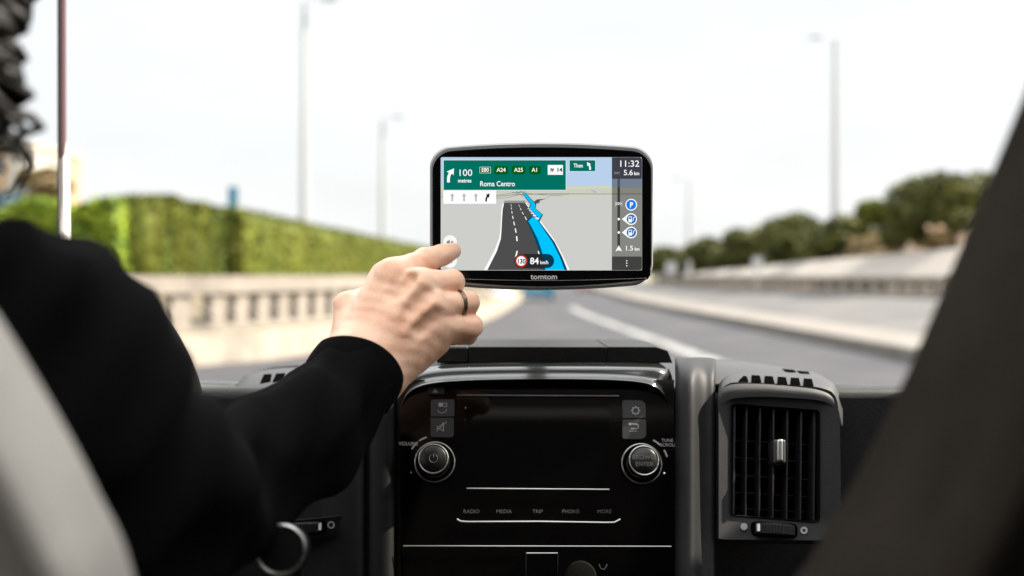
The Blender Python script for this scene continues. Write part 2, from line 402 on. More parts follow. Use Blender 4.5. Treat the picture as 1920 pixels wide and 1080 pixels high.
balustrade('balustrade', br, .98, 1.72, 1.92, .8, 1.5, M['concrete_grey'],
           'pale stone balustrade on the far side of the opposite carriageway, right', nmax=100, s0=60)
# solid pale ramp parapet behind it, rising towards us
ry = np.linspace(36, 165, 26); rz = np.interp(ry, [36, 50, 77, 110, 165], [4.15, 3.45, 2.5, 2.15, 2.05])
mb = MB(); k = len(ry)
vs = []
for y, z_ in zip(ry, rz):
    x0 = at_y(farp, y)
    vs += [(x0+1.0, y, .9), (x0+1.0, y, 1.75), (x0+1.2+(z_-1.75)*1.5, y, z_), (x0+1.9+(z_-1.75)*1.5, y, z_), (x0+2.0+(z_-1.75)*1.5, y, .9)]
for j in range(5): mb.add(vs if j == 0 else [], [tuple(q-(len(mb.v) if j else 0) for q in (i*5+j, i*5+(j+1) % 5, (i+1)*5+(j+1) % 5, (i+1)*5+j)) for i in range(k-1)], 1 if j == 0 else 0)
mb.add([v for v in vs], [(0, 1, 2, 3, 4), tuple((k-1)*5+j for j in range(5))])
mb.build('ramp_parapet', [M['parapet'], M['bank']], flat=True, label='smooth pale sloping parapet wall rising behind the balustrade on the right', cat='wall')  # low front face coloured dark, painted shade for the baluster gaps
ob = [p for p in off(road_l, 2.1) if p[1] > 15 and p[1] < 140]; oc = [p for p in off(road_l, 4.2) if p[1] > 15 and p[1] < 140]; n_ = min(len(ob), len(oc))
strip('bank', [(p[0], p[1], 1.55) for p in oc[:n_]], [(p[0], p[1], .66) for p in ob[:n_]], M['bank'])

# ------------------------------------------------------------------ foliage
def leaves(mb_v, mb_f, C, size):
    """C: (N,3) centres; appends one small bent leaf (two triangles) per centre"""
    n = len(C); a = RNG.normal(size=(n, 3)); a /= np.linalg.norm(a, axis=1)[:, None]
    b = np.cross(a, RNG.normal(size=(n, 3))); b /= np.linalg.norm(b, axis=1)[:, None]
    s = size * (0.6 + 0.8*RNG.random((n, 1)))
    q = np.stack([C - a*s, C + b*s*.55, C + a*s, C - b*s*.55], 1).reshape(-1, 3)
    base = sum(len(x) for x in mb_v); mb_v.append(q); mb_f.append(np.arange(n*4).reshape(-1, 4) + base)
def leaf_mesh(name, V, F_, m, parent=None, **k):
    V = np.concatenate(V); F_ = np.concatenate(F_)
    me = bpy.data.meshes.new(name); me.vertices.add(len(V)); me.vertices.foreach_set('co', V.ravel())
    me.loops.add(F_.size); me.loops.foreach_set('vertex_index', F_.ravel().astype(np.int32))
    me.polygons.add(len(F_)); me.polygons.foreach_set('loop_start', np.arange(0, F_.size, 4, dtype=np.int32))
    me.update(calc_edges=True); me.validate()
    return link(name, me, m, parent, **k)
def hedge(name, pts, width, z0, z1f, m, label, n=9000, size=.09, cat='hedge'):
    """clipped hedge along a polyline: dense lumpy core and leaves through its skin"""
    root = empty(name, (pts[0][0], pts[0][1], z0), label=label, cat=cat)
    ctr = [Vector((x, y, 0)) for x, y in pts]
    seg = [(b-a) for a, b in zip(ctr, ctr[1:])]; L = [s.length for s in seg]; T = sum(L)
    # core
    NX = max(6, int(T/.35)); mb = MB(); rows = []
    for i in range(NX+1):
        s = T*i/NX; j = 0
        while j < len(L)-1 and s > L[j]: s -= L[j]; j += 1
        p = ctr[j] + seg[j]*(s/L[j]); d = seg[j].normalized(); nrm = Vector((-d.y, d.x, 0)); zt = z1f(i/NX)
        rows.append((p, nrm, zt))
    prof = [(-.5, 0), (-.52, .3), (-.5, .6), (-.5, .9), (-.4, .98), (0, 1), (.4, .98), (.5, .9), (.5, .6), (.52, .3), (.5, 0)]
    vs = []
    for p, nrm, zt in rows:
        for u, v in prof:
            j = random.uniform(-.05, .05)
            vs.append(p + nrm*(u*(width-.1)+j) + Vector((0, 0, z0+(zt-z0-.04)*v + (j if v > .5 else 0))))
    k = len(prof); fs = [(i*k+j, i*k+j+1, (i+1)*k+j+1, (i+1)*k+j) for i in range(NX) for j in range(k-1)]
    fs += [tuple(range(k)), tuple(NX*k + j for j in range(k-1, -1, -1))]
    mb.add(vs, fs); mb.build('stems', m, root, ang=180)
    # leaves on sides, top, ends
    u = RNG.random(n); ii = (u*NX); i0 = np.minimum(ii.astype(int), NX-1); fr = ii-i0
    Pp = np.array([r[0] for r in rows]); Nn = np.array([r[1] for r in rows]); Zt = np.array([r[2] for r in rows])
    B = Pp[i0]*(1-fr[:, None]) + Pp[i0+1]*fr[:, None]; Nv = Nn[i0]; zt = Zt[i0]*(1-fr)+Zt[i0+1]*fr
    side = RNG.random(n); uu = np.where(side < .4, -.5, np.where(side < .8, .5, RNG.random(n)-.5)); vv = np.where(side < .8, RNG.random(n), 1.0)
    lump = .08*np.sin(B[:, 0]*3.1+B[:, 1]*2.3)+.05*np.sin(B[:, 1]*7.7)
    C = B + Nv*(uu*width + np.sign(uu)*(RNG.random(n)-.5)*.12)[:, None]; C[:, 2] = z0 + (zt-z0)*vv + np.where(vv > .9, lump*.6, 0) + RNG.normal(size=n)*.03
    ne = n//10; e = RNG.random((ne, 2)); end = (RNG.random(ne) < .5).astype(int)*NX
    Ce = Pp[end] + Nn[end]*((e[:, 0]-.5)*width)[:, None]; Ce[:, 2] = z0 + (Zt[end]-z0)*e[:, 1]; Ce[:, :2] += RNG.normal(size=(ne, 2))*.04
    V, F_ = [], []; leaves(V, F_, C, size); leaves(V, F_, Ce, size)
    leaf_mesh('foliage', V, F_, m, root)
    return root
def hx(px, dX=0.0):                          # point of the hedge line seen at column px
    Y = (-11.6+dX)*2000/(px-1050.0) if px < 1050 else 0
    return (-11.6 + dX + .045*Y, Y)
a0, a1 = hx(258), hx(432)
hedge('hedge', [a0, a1], 1.1, .62, lambda t: 4.18, M['leaf_hedge'], 'clipped green hedge block left of the blue post, with a shaded end', 14000, .07)
b0, b1, b2 = hx(425, .55), hx(700, .55), hx(905, .55)
hedge('hedge', [b0, b1, (b2[0]+1, b2[1])], 1.1, .62, lambda t: 4.15-.15*t, M['leaf_hedge'], 'longest clipped hedge behind the balustrade, running away towards the hand', 40000, .09)
hedge('hedge', [(-12.9, 27.6), (-10.2, 28.0)], 1.0, .62, lambda t: 3.82+.1*math.sin(t*9), M['leaf_bright'], 'bright yellow green bushy hedge just right of the pale window divider', 6000, .1)
hedge('hedge', [(-17.2, 31), (-12.8, 31.6)], 1.2, .62, lambda t: 3.72, M['leaf_bright'], 'vivid green hedge at the far left above the shoulder', 6000, .1)

def tree(name, x, y, z0, h, cr, cz, trunk_h, m, label, n=5000, size=.2, blobs=14, cat='tree', flat_=1.0, group=None, trunk=.16):
    root = empty(name, (x, y, z0), label=label, cat=cat)
    if group: root['group'] = group
    tb = MB(); top = Vector((x, y, z0+h-cz*.6)); base = Vector((x, y, z0-.1))
    tb.tube([base, base.lerp(top, .35)+Vector((.1, 0, 0)), base.lerp(top, .7), top], [trunk, trunk*.8, trunk*.6, trunk*.3], 8)
    C0 = []
    for i in range(blobs):
        a = random.uniform(0, 6.283); r = cr*math.sqrt(random.random())*.72; zz = random.uniform(-.5, .6)*cz*(1-(r/cr)**2*.5)
        c = Vector((x+math.cos(a)*r, y+math.sin(a)*r, z0+h-cz+zz)); C0.append((c, random.uniform(.32, .5)*cr))
        if i < 8: tb.tube([base.lerp(top, .55), base.lerp(top, .62).lerp(c, .5), c], [trunk*.45, trunk*.28, .03], 6)
    tb.build('trunk', M['bark'], root)
    V, F_ = [], []
    for c, r in C0:
        k = n//blobs; d = RNG.normal(size=(k, 3)); d /= np.linalg.norm(d, axis=1)[:, None]
        rr = r*(.55+.5*RNG.random((k, 1))**.5); C = np.array(c) + d*rr*np.array([1, 1, .62*flat_]); leaves(V, F_, C, size)
    leaf_mesh('crown', V, F_, m, root)
    return root
def tr(px, ytop, ybot, Y, wpx, name='pine_tree', m='leaf_pine', label='', z0=.95, n=5000, **k):
    s = Y/2000; x = (px-960)*s; zt = 2+(515-ytop)*s; zb = 2+(515-ybot)*s
    return tree(name, x, Y, z0, zt-z0, wpx*s/2*1.18, max(.6, (zt-zb)/2), zb-z0, M[m], label, n=int(n*1.3), size=max(.09, .0028*Y), **k)
GRP = 'pines behind the right parapet'
tr(1790, 322, 440, 58, 190, label='biggest rounded umbrella pine on the right beside the dark seat', blobs=22, n=9000, trunk=.2)
tr(1690, 372, 480, 60, 70, name='cypress_tree', label='narrow dark cypress left of the big umbrella pine', blobs=14, n=6000, flat_=1.6)
tr(1585, 385, 500, 70, 150, label='wide dark pine behind the tall lamp post on the right', blobs=18, n=7000)
tr(1650, 378, 425, 72, 90, name='broadleaf_tree', m='leaf_hedge', label='light green tree crown above the white house', blobs=10, n=3000)
tr(1500, 402, 505, 80, 140, label='dark pine just left of the tall lamp post on the right', blobs=18, n=7000)
tr(1420, 425, 508, 92, 130, label='dark pine above the white sign panel', blobs=16, n=6000)
tr(1350, 446, 510, 104, 110, label='small dark pine right of the distant thin lamp post', blobs=14, n=5000)
tr(1285, 468, 512, 120, 100, label='low dark tree behind the distant thin lamp post', blobs=12, n=4500)
tr(1225, 476, 512, 135, 90, label='farthest low tree beside the right edge of the satnav', blobs=12, n=4000)
tr(1640, 440, 505, 66, 90, name='bush', m='leaf_dry', label='brownish bush in front of the pale house', blobs=10, n=3000, trunk=.08)
tr(1745, 425, 475, 64, 60, name='bush', m='leaf_dry', label='ochre bush under the big umbrella pine', blobs=10, n=3000, trunk=.08)
tr(85, 300, 420, 45, 90, name='tree', m='leaf_dry', label='brownish olive tree left of the pale window divider', z0=.62, blobs=14, n=5000)
tr(15, 395, 450, 38, 110, name='bush', m='leaf_bright', label='yellow green bush at the far left edge under the blue sign', z0=.62, blobs=10, n=3500, trunk=.06)

fh = [(at_y(farp, y)+6.5, y) for y in (175, 150, 120, 100, 84, 72)]
hedge('hedge', fh, 2.0, .9, lambda t: 5.2+.25*math.sin(t*23), M['leaf_pine'], 'long dark hedge at the foot of the pines on the right', 16000, .22)

# ------------------------------------------------------------------ buildings
def house(name, x, y, z0, wx, dy, h, wall, label, roof='flat', rows=3, cols=4, rot=0):
    root = empty(name, (x, y, z0), label=label, cat='building'); R = Matrix.Translation((x, y, z0)) @ Matrix.Rotation(rot, 4, 'Z')
    mb = MB(); mb.box((-wx/2, -dy/2, -.5), (wx/2, dy/2, h), 0, R); mb.build('wall', wall, root, flat=True)
    mb = MB()
    if roof == 'flat': mb.box((-wx/2-.25, -dy/2-.25, h+.003), (wx/2+.25, dy/2+.25, h+.35), 0, R)
    else:
        v = [R @ Vector(q) for q in ((-wx/2-.4, -dy/2-.4, h), (wx/2+.4, -dy/2-.4, h), (wx/2+.4, dy/2+.4, h), (-wx/2-.4, dy/2+.4, h), (-wx/4, 0, h+wx*.18), (wx/4, 0, h+wx*.18))]
        mb.add(v, [(0, 1, 5, 4), (1, 2, 5), (2, 3, 4, 5), (3, 0, 4), (3, 2, 1, 0)])
    mb.build('roof', M['tile'] if roof != 'flat' else M['stucco_white'], root, flat=True)
    for r in range(rows):
        for c in range(cols):
            cx = -wx/2 + wx*(c+.5)/cols; cz = h*(r+.5)/rows; ww, hh = wx/cols*.2, h/rows*.26
            mb = MB(); mb.box((cx-ww, -dy/2-.04, cz-hh), (cx+ww, -dy/2+.05, cz+hh), 0, R); mb.build('window', M['window'], root, flat=True)
    return root
house('apartment_building', -51.0, 112, .3, 6.6, 12, 14.6, M['stucco'], 'tall sand coloured apartment block in sun at the far left', rows=4, cols=3)
house('house', -43.8, 98, .3, 1.8, 6, 12.4, M['stucco_white'], 'small bright white house between the sand block and the window divider', rows=2, cols=1)
house('house', 36, 112, .9, 7, 8, 6.3, M['stucco_white'], 'white house showing between the pines on the right', rows=2, cols=2)
house('house', 26.5, 78, .9, 2.6, 4, 2.9, M['stucco_pink'], 'small terracotta pink house left of the dark cypress', rows=1, cols=1)
house('house', 39.0, 92, .9, 8, 6, 5.0, M['stucco_pink'], 'pinkish house with a tiled roof under the big umbrella pine', roof='hip', rows=2, cols=3)

# ------------------------------------------------------------------ street lamps, signs
def lamp(x, y, z0, h, side, label, r=.1):
    root = empty('street_lamp', (x, y, z0), label=label, cat='street lamp', group='street lamps along the highway')
    mb = MB(); mb.tube([(x, y, z0-.1), (x, y, z0+h*.5), (x, y, z0+h-.1)], [r*1.25, r, r*.7], 12); mb.lathe([(r*2, 0), (r*2, .35), (r*1.3, .5)], Matrix.Translation((x, y, z0-.05)), 12)
    mb.build('pole', M['steel'], root)
    mb = MB(); mb.tube([(x, y, z0+h-.3), (x+side*.35, y, z0+h-.02), (x+side*1.0, y, z0+h+.03)], .045, 8); mb.build('arm', M['steel'], root)
    mb = MB(); mb.prism([(x+side*.85, y-.16, z0+h+.1), (x+side*1.0, y-.16, z0+h+.2), (x+side*1.6, y-.16, z0+h+.16), (x+side*1.75, y-.16, z0+h+.02), (x+side*1.6, y-.16, z0+h-.06), (x+side*.9, y-.16, z0+h-.04)],
                        [(x+side*.85, y+.16, z0+h+.1), (x+side*1.0, y+.16, z0+h+.2), (x+side*1.6, y+.16, z0+h+.16), (x+side*1.75, y+.16, z0+h+.02), (x+side*1.6, y+.16, z0+h-.06), (x+side*.9, y+.16, z0+h-.04)])
    mb.build('lamp_head', M['steel'], root, bevel=.02)
    return root
lamp(-10.7, 55, .62, 15.55, 1, 'tallest street lamp, its pole rising out of the top of the picture above the hedge', .22)
lamp(-10.3, 85, .62, 13.9, 1, 'faint street lamp pole between the tallest pole and the satnav', .25)
lamp(21.0, 69.2, .96, 16.4, -1, 'street lamp on the right with its head pointing left above the pines', .26)
lamp(18.9, 114, .95, 11.3, -1, 'thin distant street lamp just right of the satnav', .2)
def sign(x, y, z0, zb, zt, wd, m, label, cat='road sign', name='road_sign', stripe=None):
    root = empty(name, (x, y, z0), label=label, cat=cat)
    mb = MB(); mb.tube([(x, y+.06, z0-.05), (x, y+.06, zt)], .05, 8); mb.build('post', M['steel'], root)
    mb = MB(); mb.box((x-wd/2, y-.03, zb), (x+wd/2, y+.0, zt)); mb.build('panel', m, root, bevel=.01)
    if stripe:
        mb = MB(); mb.box((x-wd*.32, y-.036, zb+(zt-zb)*.25), (x+wd*.32, y-.0305, zb+(zt-zb)*.75)); mb.build('symbol', stripe, root, flat=True)
def pz(py, Y): return 2+(515-py)*Y/2000
sign((1420-960)*.033, 66, .6, pz(506, 66), pz(482, 66), .6, M['white_sign'], 'white sign panel standing in front of the middle pines')
sign((1258-960)*.05, 100, .6, pz(513, 100), pz(492, 100), 1.0, M['white_sign'], 'small white sign panel next to the right edge of the satnav')
sign((437-960)*.0225, 45, .62, pz(400, 45), pz(350, 45), .4, M['blue_sign'], 'narrow bright blue panel sticking up above the hedge')
sign((19-960)*.02, 40, .62, pz(402, 40), pz(362, 40), .5, M['blue_sign'], 'small blue sign with a white symbol at the far left edge', stripe=M['white_sign'])

# ------------------------------------------------------------------ cars on the road
def car(x, y, wd, ln, h, paint, label, name='car', cat='car', boxy=False, rot=0.0):
    root = empty(name, (x, y, 0), label=label, cat=cat); R = Matrix.Translation((x, y, 0)) @ Matrix.Rotation(rot, 4, 'Z')
    hw = wd/2
    if boxy: prof = [(0, .35), (0, h*.96), (.15, h), (ln*.78, h), (ln*.9, h*.62), (ln, h*.5), (ln, .35)]; inset = .04
    else: prof = [(0, .35), (0, h*.55), (ln*.05, h*.62), (ln*.16, h*.97), (ln*.5, h), (ln*.7, h*.66), (ln*.97, h*.52), (ln, .35)]; inset = .14
    def row(sx):
        return [R @ Vector((sx*(hw - (inset if z > h*.6 else 0)), yy, z)) for yy, z in prof]
    mb = MB(); mb.prism(row(-1), row(1)); mb.build('body', paint, root, bevel=.06, seg=3)
    mb = MB(); z0_, z1_ = (h*.55, h*.88) if boxy else (h*.64, h*.92); y0_, y1_ = (-.012, -.004) if boxy else (ln*.055, ln*.145)
    q = [R @ Vector(v) for v in ((-hw*.74, y0_-.03, z0_), (hw*.74, y0_-.03, z0_), (hw*.68, y1_-.03, z1_), (-hw*.68, y1_-.03, z1_))]
    mb.prism(q, [v + Vector((0, .03, 0)) for v in q]); mb.build('rear_window', M['window'], root, flat=True)
    for sx in (-1, 1):
        mb = MB(); mb.box((sx*hw*.82-.1, -.03, h*.42), (sx*hw*.82+.1, .05, h*.54), 0, R); mb.build('tail_light', M['lamp_red'], root, bevel=.01)
        for yy in (ln*.17, ln*.8):
            mb = MB(); mb.lathe([(.2, -.1), (.31, -.1), (.33, -.06), (.33, .06), (.31, .1), (.2, .1)], R @ Matrix.Translation((sx*(hw-.11), yy, .33)) @ Matrix.Rotation(math.pi/2, 4, 'Y'), 20)
            mb.build('wheel', M['tyre'], root)
    mb = MB(); mb.box((-.26, -.035, h*.3), (.26, .02, h*.37), 0, R); mb.build('number_plate', M['white_sign'], root, flat=True)
car(2.05, 84, 2.5, 6, 2.9, M['car_blue'], 'bright blue van driving ahead, its bottom showing just below the satnav', name='van', cat='van', boxy=True)
car(-.85, 66.5, 1.65, 4, 1.45, M['car_white'], 'white car ahead by the left kerb, right of the curled fingers', rot=-.05)
car(-2.55, 69, 1.65, 4, 1.45, M['car_dark'], 'dark car partly hidden behind the ring finger', rot=-.05)
car(8.2, 118, 1.7, 4, 1.4, M['car_red'], 'distant dull red car below the right corner of the satnav')

# ================================================================== VAN CAB
van = empty('delivery_van', (0, 0, 0), label='cab of the van we sit in, with black dashboard, radio and air vents', cat='van')
def vpart(mb, name, m, **k): return mb.build(name, m, van, **k)
mb = MB()
for a_, b_ in (((-.95, -1.15), (.95, -.1)), ((-.95, -.099), (-.5, .779)), ((.38, -.099), (.95, .779)), ((-.95, .78), (.95, .95))): mb.box((a_[0], a_[1], 2.52), (b_[0], b_[1], 2.58))
vpart(mb, 'roof', M['head_liner'], flat=True)
mb = MB()
for a_, b_ in (((-.53, -.13), (.41, -.1)), ((-.53, .78), (.41, .81)), ((-.53, -.099), (-.501, .779)), ((.381, -.099), (.41, .779))): mb.box((a_[0], a_[1], 2.50), (b_[0], b_[1], 2.62))
vpart(mb, 'added_skylight_frame', M['pale_trim'], flat=True)  # unseen skylight, added with its roof opening to bring daylight onto the hand
mb = MB(); mb.box((-.95, -1.2, .6), (.95, -1.13, 2.52)); vpart(mb, 'bulkhead', mat('grey bulkhead lining', (.22, .215, .21), .9, spec=.1), flat=True)
mb = MB(); mb.box((-.95, -1.13, .55), (.95, 1.3, .62)); vpart(mb, 'floor', M['rubber'], flat=True)
for s in (-1, 1):
    mb = MB(); mb.box((s*.95-.03, -1.13, .45), (s*.95+.03, 1.35, 1.80)); mb.box((s*.95-.03, -1.13, 1.803), (s*.95+.03, -.95, 2.517))
    vpart(mb, 'door', [M['plastic_dark']], flat=True)
    mb = MB(); mb.tube([(s*.93, .96, 2.53), (s*.9, 1.46, 1.80)], .035, 8); vpart(mb, 'windscreen_pillar', M['plastic'])
# windscreen: thin clear pane
g = bpy.data.materials.new('windscreen glass'); g.use_nodes = True; t = g.node_tree; t.nodes.remove(t.nodes['Principled BSDF'])
tr_ = t.nodes.new('ShaderNodeBsdfTransparent'); tr_.inputs[0].default_value = (.985, .99, .988, 1); gl = t.nodes.new('ShaderNodeBsdfGlossy'); gl.inputs['Roughness'].default_value = .02
fr = t.nodes.new('ShaderNodeFresnel'); fr.inputs[0].default_value = 1.15; ms = t.nodes.new('ShaderNodeMixShader')
t.links.new(fr.outputs[0], ms.inputs[0]); t.links.new(tr_.outputs[0], ms.inputs[1]); t.links.new(gl.outputs[0], ms.inputs[2]); t.links.new(ms.outputs[0], t.nodes['Material Output'].inputs[0])
mb = MB(); mb.add([(-.88, 1.47, 1.81), (.88, 1.47, 1.81), (.88, .955, 2.52), (-.88, .955, 2.52)], [(0, 1, 2, 3)]); vpart(mb, 'windscreen', g, flat=True, fix=False)
mb = MB(); mb.prism([(-.93, 1.3, .45), (-.93, 1.3, 1.70), (-.93, 1.5, 1.72), (-.93, 2.2, 1.35), (-.93, 2.35, .9), (-.93, 2.3, .45)], [(.93, 1.3, .45), (.93, 1.3, 1.70), (.93, 1.5, 1.72), (.93, 2.2, 1.35), (.93, 2.35, .9), (.93, 2.3, .45)])
vpart(mb, 'bonnet', M['van_paint'], bevel=.05, seg=3)
mb = MB(); mb.box((-.97, -3.2, .40), (.97, 1.29, .54)); vpart(mb, 'chassis', M['plastic_dark'], flat=True)
for s in (-1, 1):
    for y in (1.75, -2.4):
        mb = MB(); mb.lathe([(.2, -.11), (.32, -.11), (.35, -.07), (.35, .07), (.32, .11), (.2, .11)], Matrix.Translation((s*.86, y, .35)) @ Matrix.Rotation(math.pi/2, 4, 'Y'), 28); vpart(mb, 'wheel', M['tyre'])
# slim divider of the quarter window at the left
mb = MB(); a = P(118, 440, 1.30)
mb.tube([P(119, 560, 1.30), P(118.5, 200, 1.30), P(118, -160, 1.30)], .0034, 8, 0)
mb.tube([P(114.5, 560, 1.306), P(114, 200, 1.306), P(114, -160, 1.306)], .0040, 8, 1)
mb.tube([P(123, 560, 1.302), P(121, 300, 1.302), P(121.5, 262, 1.302)], [.0060, .0056, .0015], 8, 2)
vpart(mb, 'window_divider', [M['seal_red'], M['rubber'], M['pale_trim']])

# ---- dash body behind the faces
mb = MB(); pr = [(1.02, .8), (.99, 1.895), (1.1, 1.885), (1.46, 1.79), (1.46, .8)]
mb.prism([(-.92, y, z) for y, z in pr], [(.92, y, z) for y, z in pr]); vpart(mb, 'dashboard', M['plastic'], bevel=.01, seg=3)
mb = MB()  # centre block that carries radio and lid
pr = [(.985, 1.70), (.985, 1.915), (1.14, 1.915), (1.16, 1.80), (1.1, 1.70)]
mb.prism([(-.085, y, z) for y, z in pr], [(.145, y, z) for y, z in pr]); vpart(mb, 'centre_block', M['plastic'], bevel=.004)

# ---- storage lid on top of the centre block
def D(px, py, Y): return P(px, py, Y)
lid = empty('storage_lid', P(1010, 680, 1.0)); lid.parent = van
yf, yb = .985, 1.12
def lid_piece(x0, x1, cutl=0, cutr=0, name='lid_panel'):
    mb = MB(); zt = P(0, 650, yf).z; zb = P(0, 681, yf).z
    xa, xb = P(x0, 0, yf).x, P(x1, 0, yf).x
    fr_ = [(xa, yf+.002, zb), (xa+cutl*.3, yf, zt-.0012), (xa+cutl, yf, zt), (xb-cutr, yf, zt), (xb-cutr*.3, yf, zt-.0035), (xb, yf+.002, zb)]
    bk_ = [(xa, yb, zb), (xa+cutl*.3, yb, zt-.002), (xa+cutl, yb, zt-.0012), (xb-cutr, yb, zt-.0012), (xb-cutr*.3, yb, zt-.004), (xb, yb, zb)]
    mb.prism(fr_, bk_); return mb.build(name, M['plastic'], lid, bevel=.0016, seg=3)
lid_piece(818, 877.5, cutl=.008); lid_piece(878.8, 1137.2); lid_piece(1138.6, 1262, cutr=.016)
mb = MB(); zt = P(0, 650, yf).z
mb.prism([P(972, 638.2, 1.118), P(985, 641.2, 1.112), P(1030, 641.2, 1.112), P(1042, 638.4, 1.118)], [v + Vector((0, .01, -.003)) for v in (P(972, 638.2, 1.118), P(985, 641.2, 1.112), P(1030, 641.2, 1.112), P(1042, 638.4, 1.118))])
mb.build('finger_notch', M['hole_shade'], lid)

# ---- radio unit
TL = math.atan2(.06, .172); NRM = Vector((0, -math.cos(TL), math.sin(TL)))
def plane_Y(py, Y0, py0, s_):               # depth at which a sight line meets a leaning plane
    z0 = (HY-py0)*Y0/F_PX
    return (Y0 - s_*z0) / (1 - s_*(HY-py)/F_PX)
def Yf(py): return plane_Y(py, .957, 710, .349)
def Fp(px, py, o=0.0): return P(px, py, Yf(py)) + NRM*o
radio = empty('radio', Fp(1010, 880)); radio.parent = van; bpy.context.view_layer.update()
def plate(name, pts, m, parent, o1=.002, o0=-.004, bevel=.0005, **k):
    mb = MB(); mb.prism([Fp(x, y, o1) for x, y in pts], [Fp(x, y, o0) for x, y in pts]); return mb.build(name, m, parent, bevel=bevel, **k)
def rrect(x0, y0, x1, y1, r, n=5):
    rr = r if isinstance(r, (tuple, list)) else (r,)*4; out = []   # tl tr br bl
    for (cx, cy, a0), q in zip(((x0, y0, 180), (x1, y0, 270), (x1, y1, 0), (x0, y1, 90)), rr):
        cxx = cx + (q if cx == x0 else -q); cyy = cy + (q if cy == y0 else -q)
        for i in range(n+1):
            a = math.radians(a0 + 90*i/n); out.append((cxx + q*math.cos(a), cyy + q*math.sin(a)))
    return out
plate('fascia', [(749, 712), (1264, 712), (1266, 1180), (752, 1180)], M['piano'], radio, o1=0, o0=-.012, bevel=None)
plate('display', rrect(877, 757, 1142, 914, 4), mat('display glass', (.001, .001, .0011), .05, spec=.3), radio, .0004, -.002, bevel=None)
def bar(name, x0, y0, x1, y1, wd, m=None, o=.0022, parent=None, r=None):
    mb = MB(); k = Yf(y0)/2000; mb.tube([Fp(x0, y0, o), Fp((x0+x1)/2, (y0+y1)/2, o), Fp(x1, y1, o)], wd*k/2, 8)
    return mb.build(name, m or M['chrome'], parent or radio)
bar('slot_trim', 857, 742, 1160, 743.5, 2.2); bar('trim_strip', 875, 916.5, 1142, 918.5, 3.2)
mb = MB(); mb.tube([Fp(x, y, .002) for x, y in ((857, 974), (864, 978), (880, 979), (1010, 978.5), (1140, 980.5), (1152, 980), (1163, 974))], 2.2*Yf(978)/2000, 8)
mb.build('trim_strip', M['chrome'], radio)
bar('trim_strip', 757, 1024, 1258, 1025, 2.8)
plate('ashtray_front', rrect(985, 1036, 1047, 1120, 3), M['piano'], radio, .004, -.004, bevel=.0008)
bar('trim_strip', 987, 1038, 1045, 1038, 3, M['chrome'], .0045)  # silver bar standing in for the panel's lit top edge

FONT = None
def text_mesh(s, mb, slot, map_, size, ax=0.0, ay=0.0, align='LEFT', sx=1.0, bold=0.0):
    """lettering laid out on a plane: map_(u, v) turns layout px into a 3D point"""
    cu = bpy.data.curves.new('txt', 'FONT'); cu.body = s; cu.size = size; cu.align_x = align; cu.resolution_u = 3; cu.offset = bold
    o = bpy.data.objects.new('txt', cu); COL.objects.link(o)
    me = bpy.data.meshes.new_from_object(o.evaluated_get(bpy.context.evaluated_depsgraph_get()))
    vs = [map_(ax + v.co.x*sx, ay - v.co.y) for v in me.vertices]; fs = [tuple(p.vertices) for p in me.polygons]
    mb.add(vs, fs, slot)
    bpy.data.objects.remove(o); bpy.data.meshes.remove(me); bpy.data.curves.remove(cu)
def flabel(s, x, y, size, m, align='CENTER', sx=1, o=.0012, parent=None, name='lettering'):
    mb = MB(); text_mesh(s, mb, 0, lambda u, v: Fp(u, v, o), size, x, y, align, sx); return mb.build(name, m, parent or radio, flat=True, fix=False)
for s, x in (('RADIO', 884), ('MEDIA', 945), ('TRIP', 1008), ('PHONE', 1070), ('MORE', 1133)): flabel(s, x, 962.5, 10, M['print_dim'], sx=1)
flabel('VOLUME', 766, 835.5, 9.5, M['print']); flabel('TUNE', 1251, 829, 8.5, M['print']); flabel('SCROLL', 1252.5, 837.5, 8.5, M['print'])

def button(x0, y0, x1, y1, r, icon):
    b = plate('button', rrect(x0, y0, x1, y1, r), M['button'], radio, .0035, -.003, bevel=.0009)
    mb = MB(); q = lambda x, y: Fp(x, y, .0038)
    def ln(pts, wd, sl=0, closed=False):
        pts = [Vector((x, y, 0)) for x, y in pts]
        seq = list(zip(pts, pts[1:])) + ([(pts[-1], pts[0])] if closed else [])
        for a, c in seq:
            d = (c-a).normalized(); nn = Vector((-d.y, d.x, 0))*wd/2
            mb.add([q(p.x, p.y) for p in (a+nn, a-nn, c-nn, c+nn)], [(0, 1, 2, 3)], sl)
    icon(mb, q, ln); mb.build('symbol', [M['print'], M['print_white']], b, flat=True, fix=False)
def circ(cx, cy, r, n=16, a0=0, a1=360): return [(cx+r*math.cos(math.radians(a0+(a1-a0)*i/n)), cy+r*math.sin(math.radians(a0+(a1-a0)*i/n))) for i in range(n)]
def i_eject(mb, q, ln): mb.add([q(811, 738), q(822, 738), q(816.5, 730)], [(0, 1, 2)], 0)
def i_src(mb, q, ln):
    mb.add([q(823, 757), q(831, 757), q(831, 764), q(823, 764)], [(0, 1, 2, 3)], 0); ln([(832, 758), (838, 758), (838, 764), (832, 764)], 1.2); ln(circ(829, 767, 9, 12, 10, 170), 1.1)
def i_mute(mb, q, ln):
    ln([(820, 801), (825, 801), (832, 794), (832, 810), (825, 805), (820, 805)], 1.3, closed=True); ln([(819, 810), (838, 792)], 1.3)
def i_gear(mb, q, ln):
    ln(circ(1191, 771.5, 6, 16), 1.8, closed=True)
    for k in range(8):
        a = k*math.pi/4; ln([(1191+6*math.cos(a), 771.5+6*math.sin(a)), (1191+8.4*math.cos(a), 771.5+8.4*math.sin(a))], 2.2)
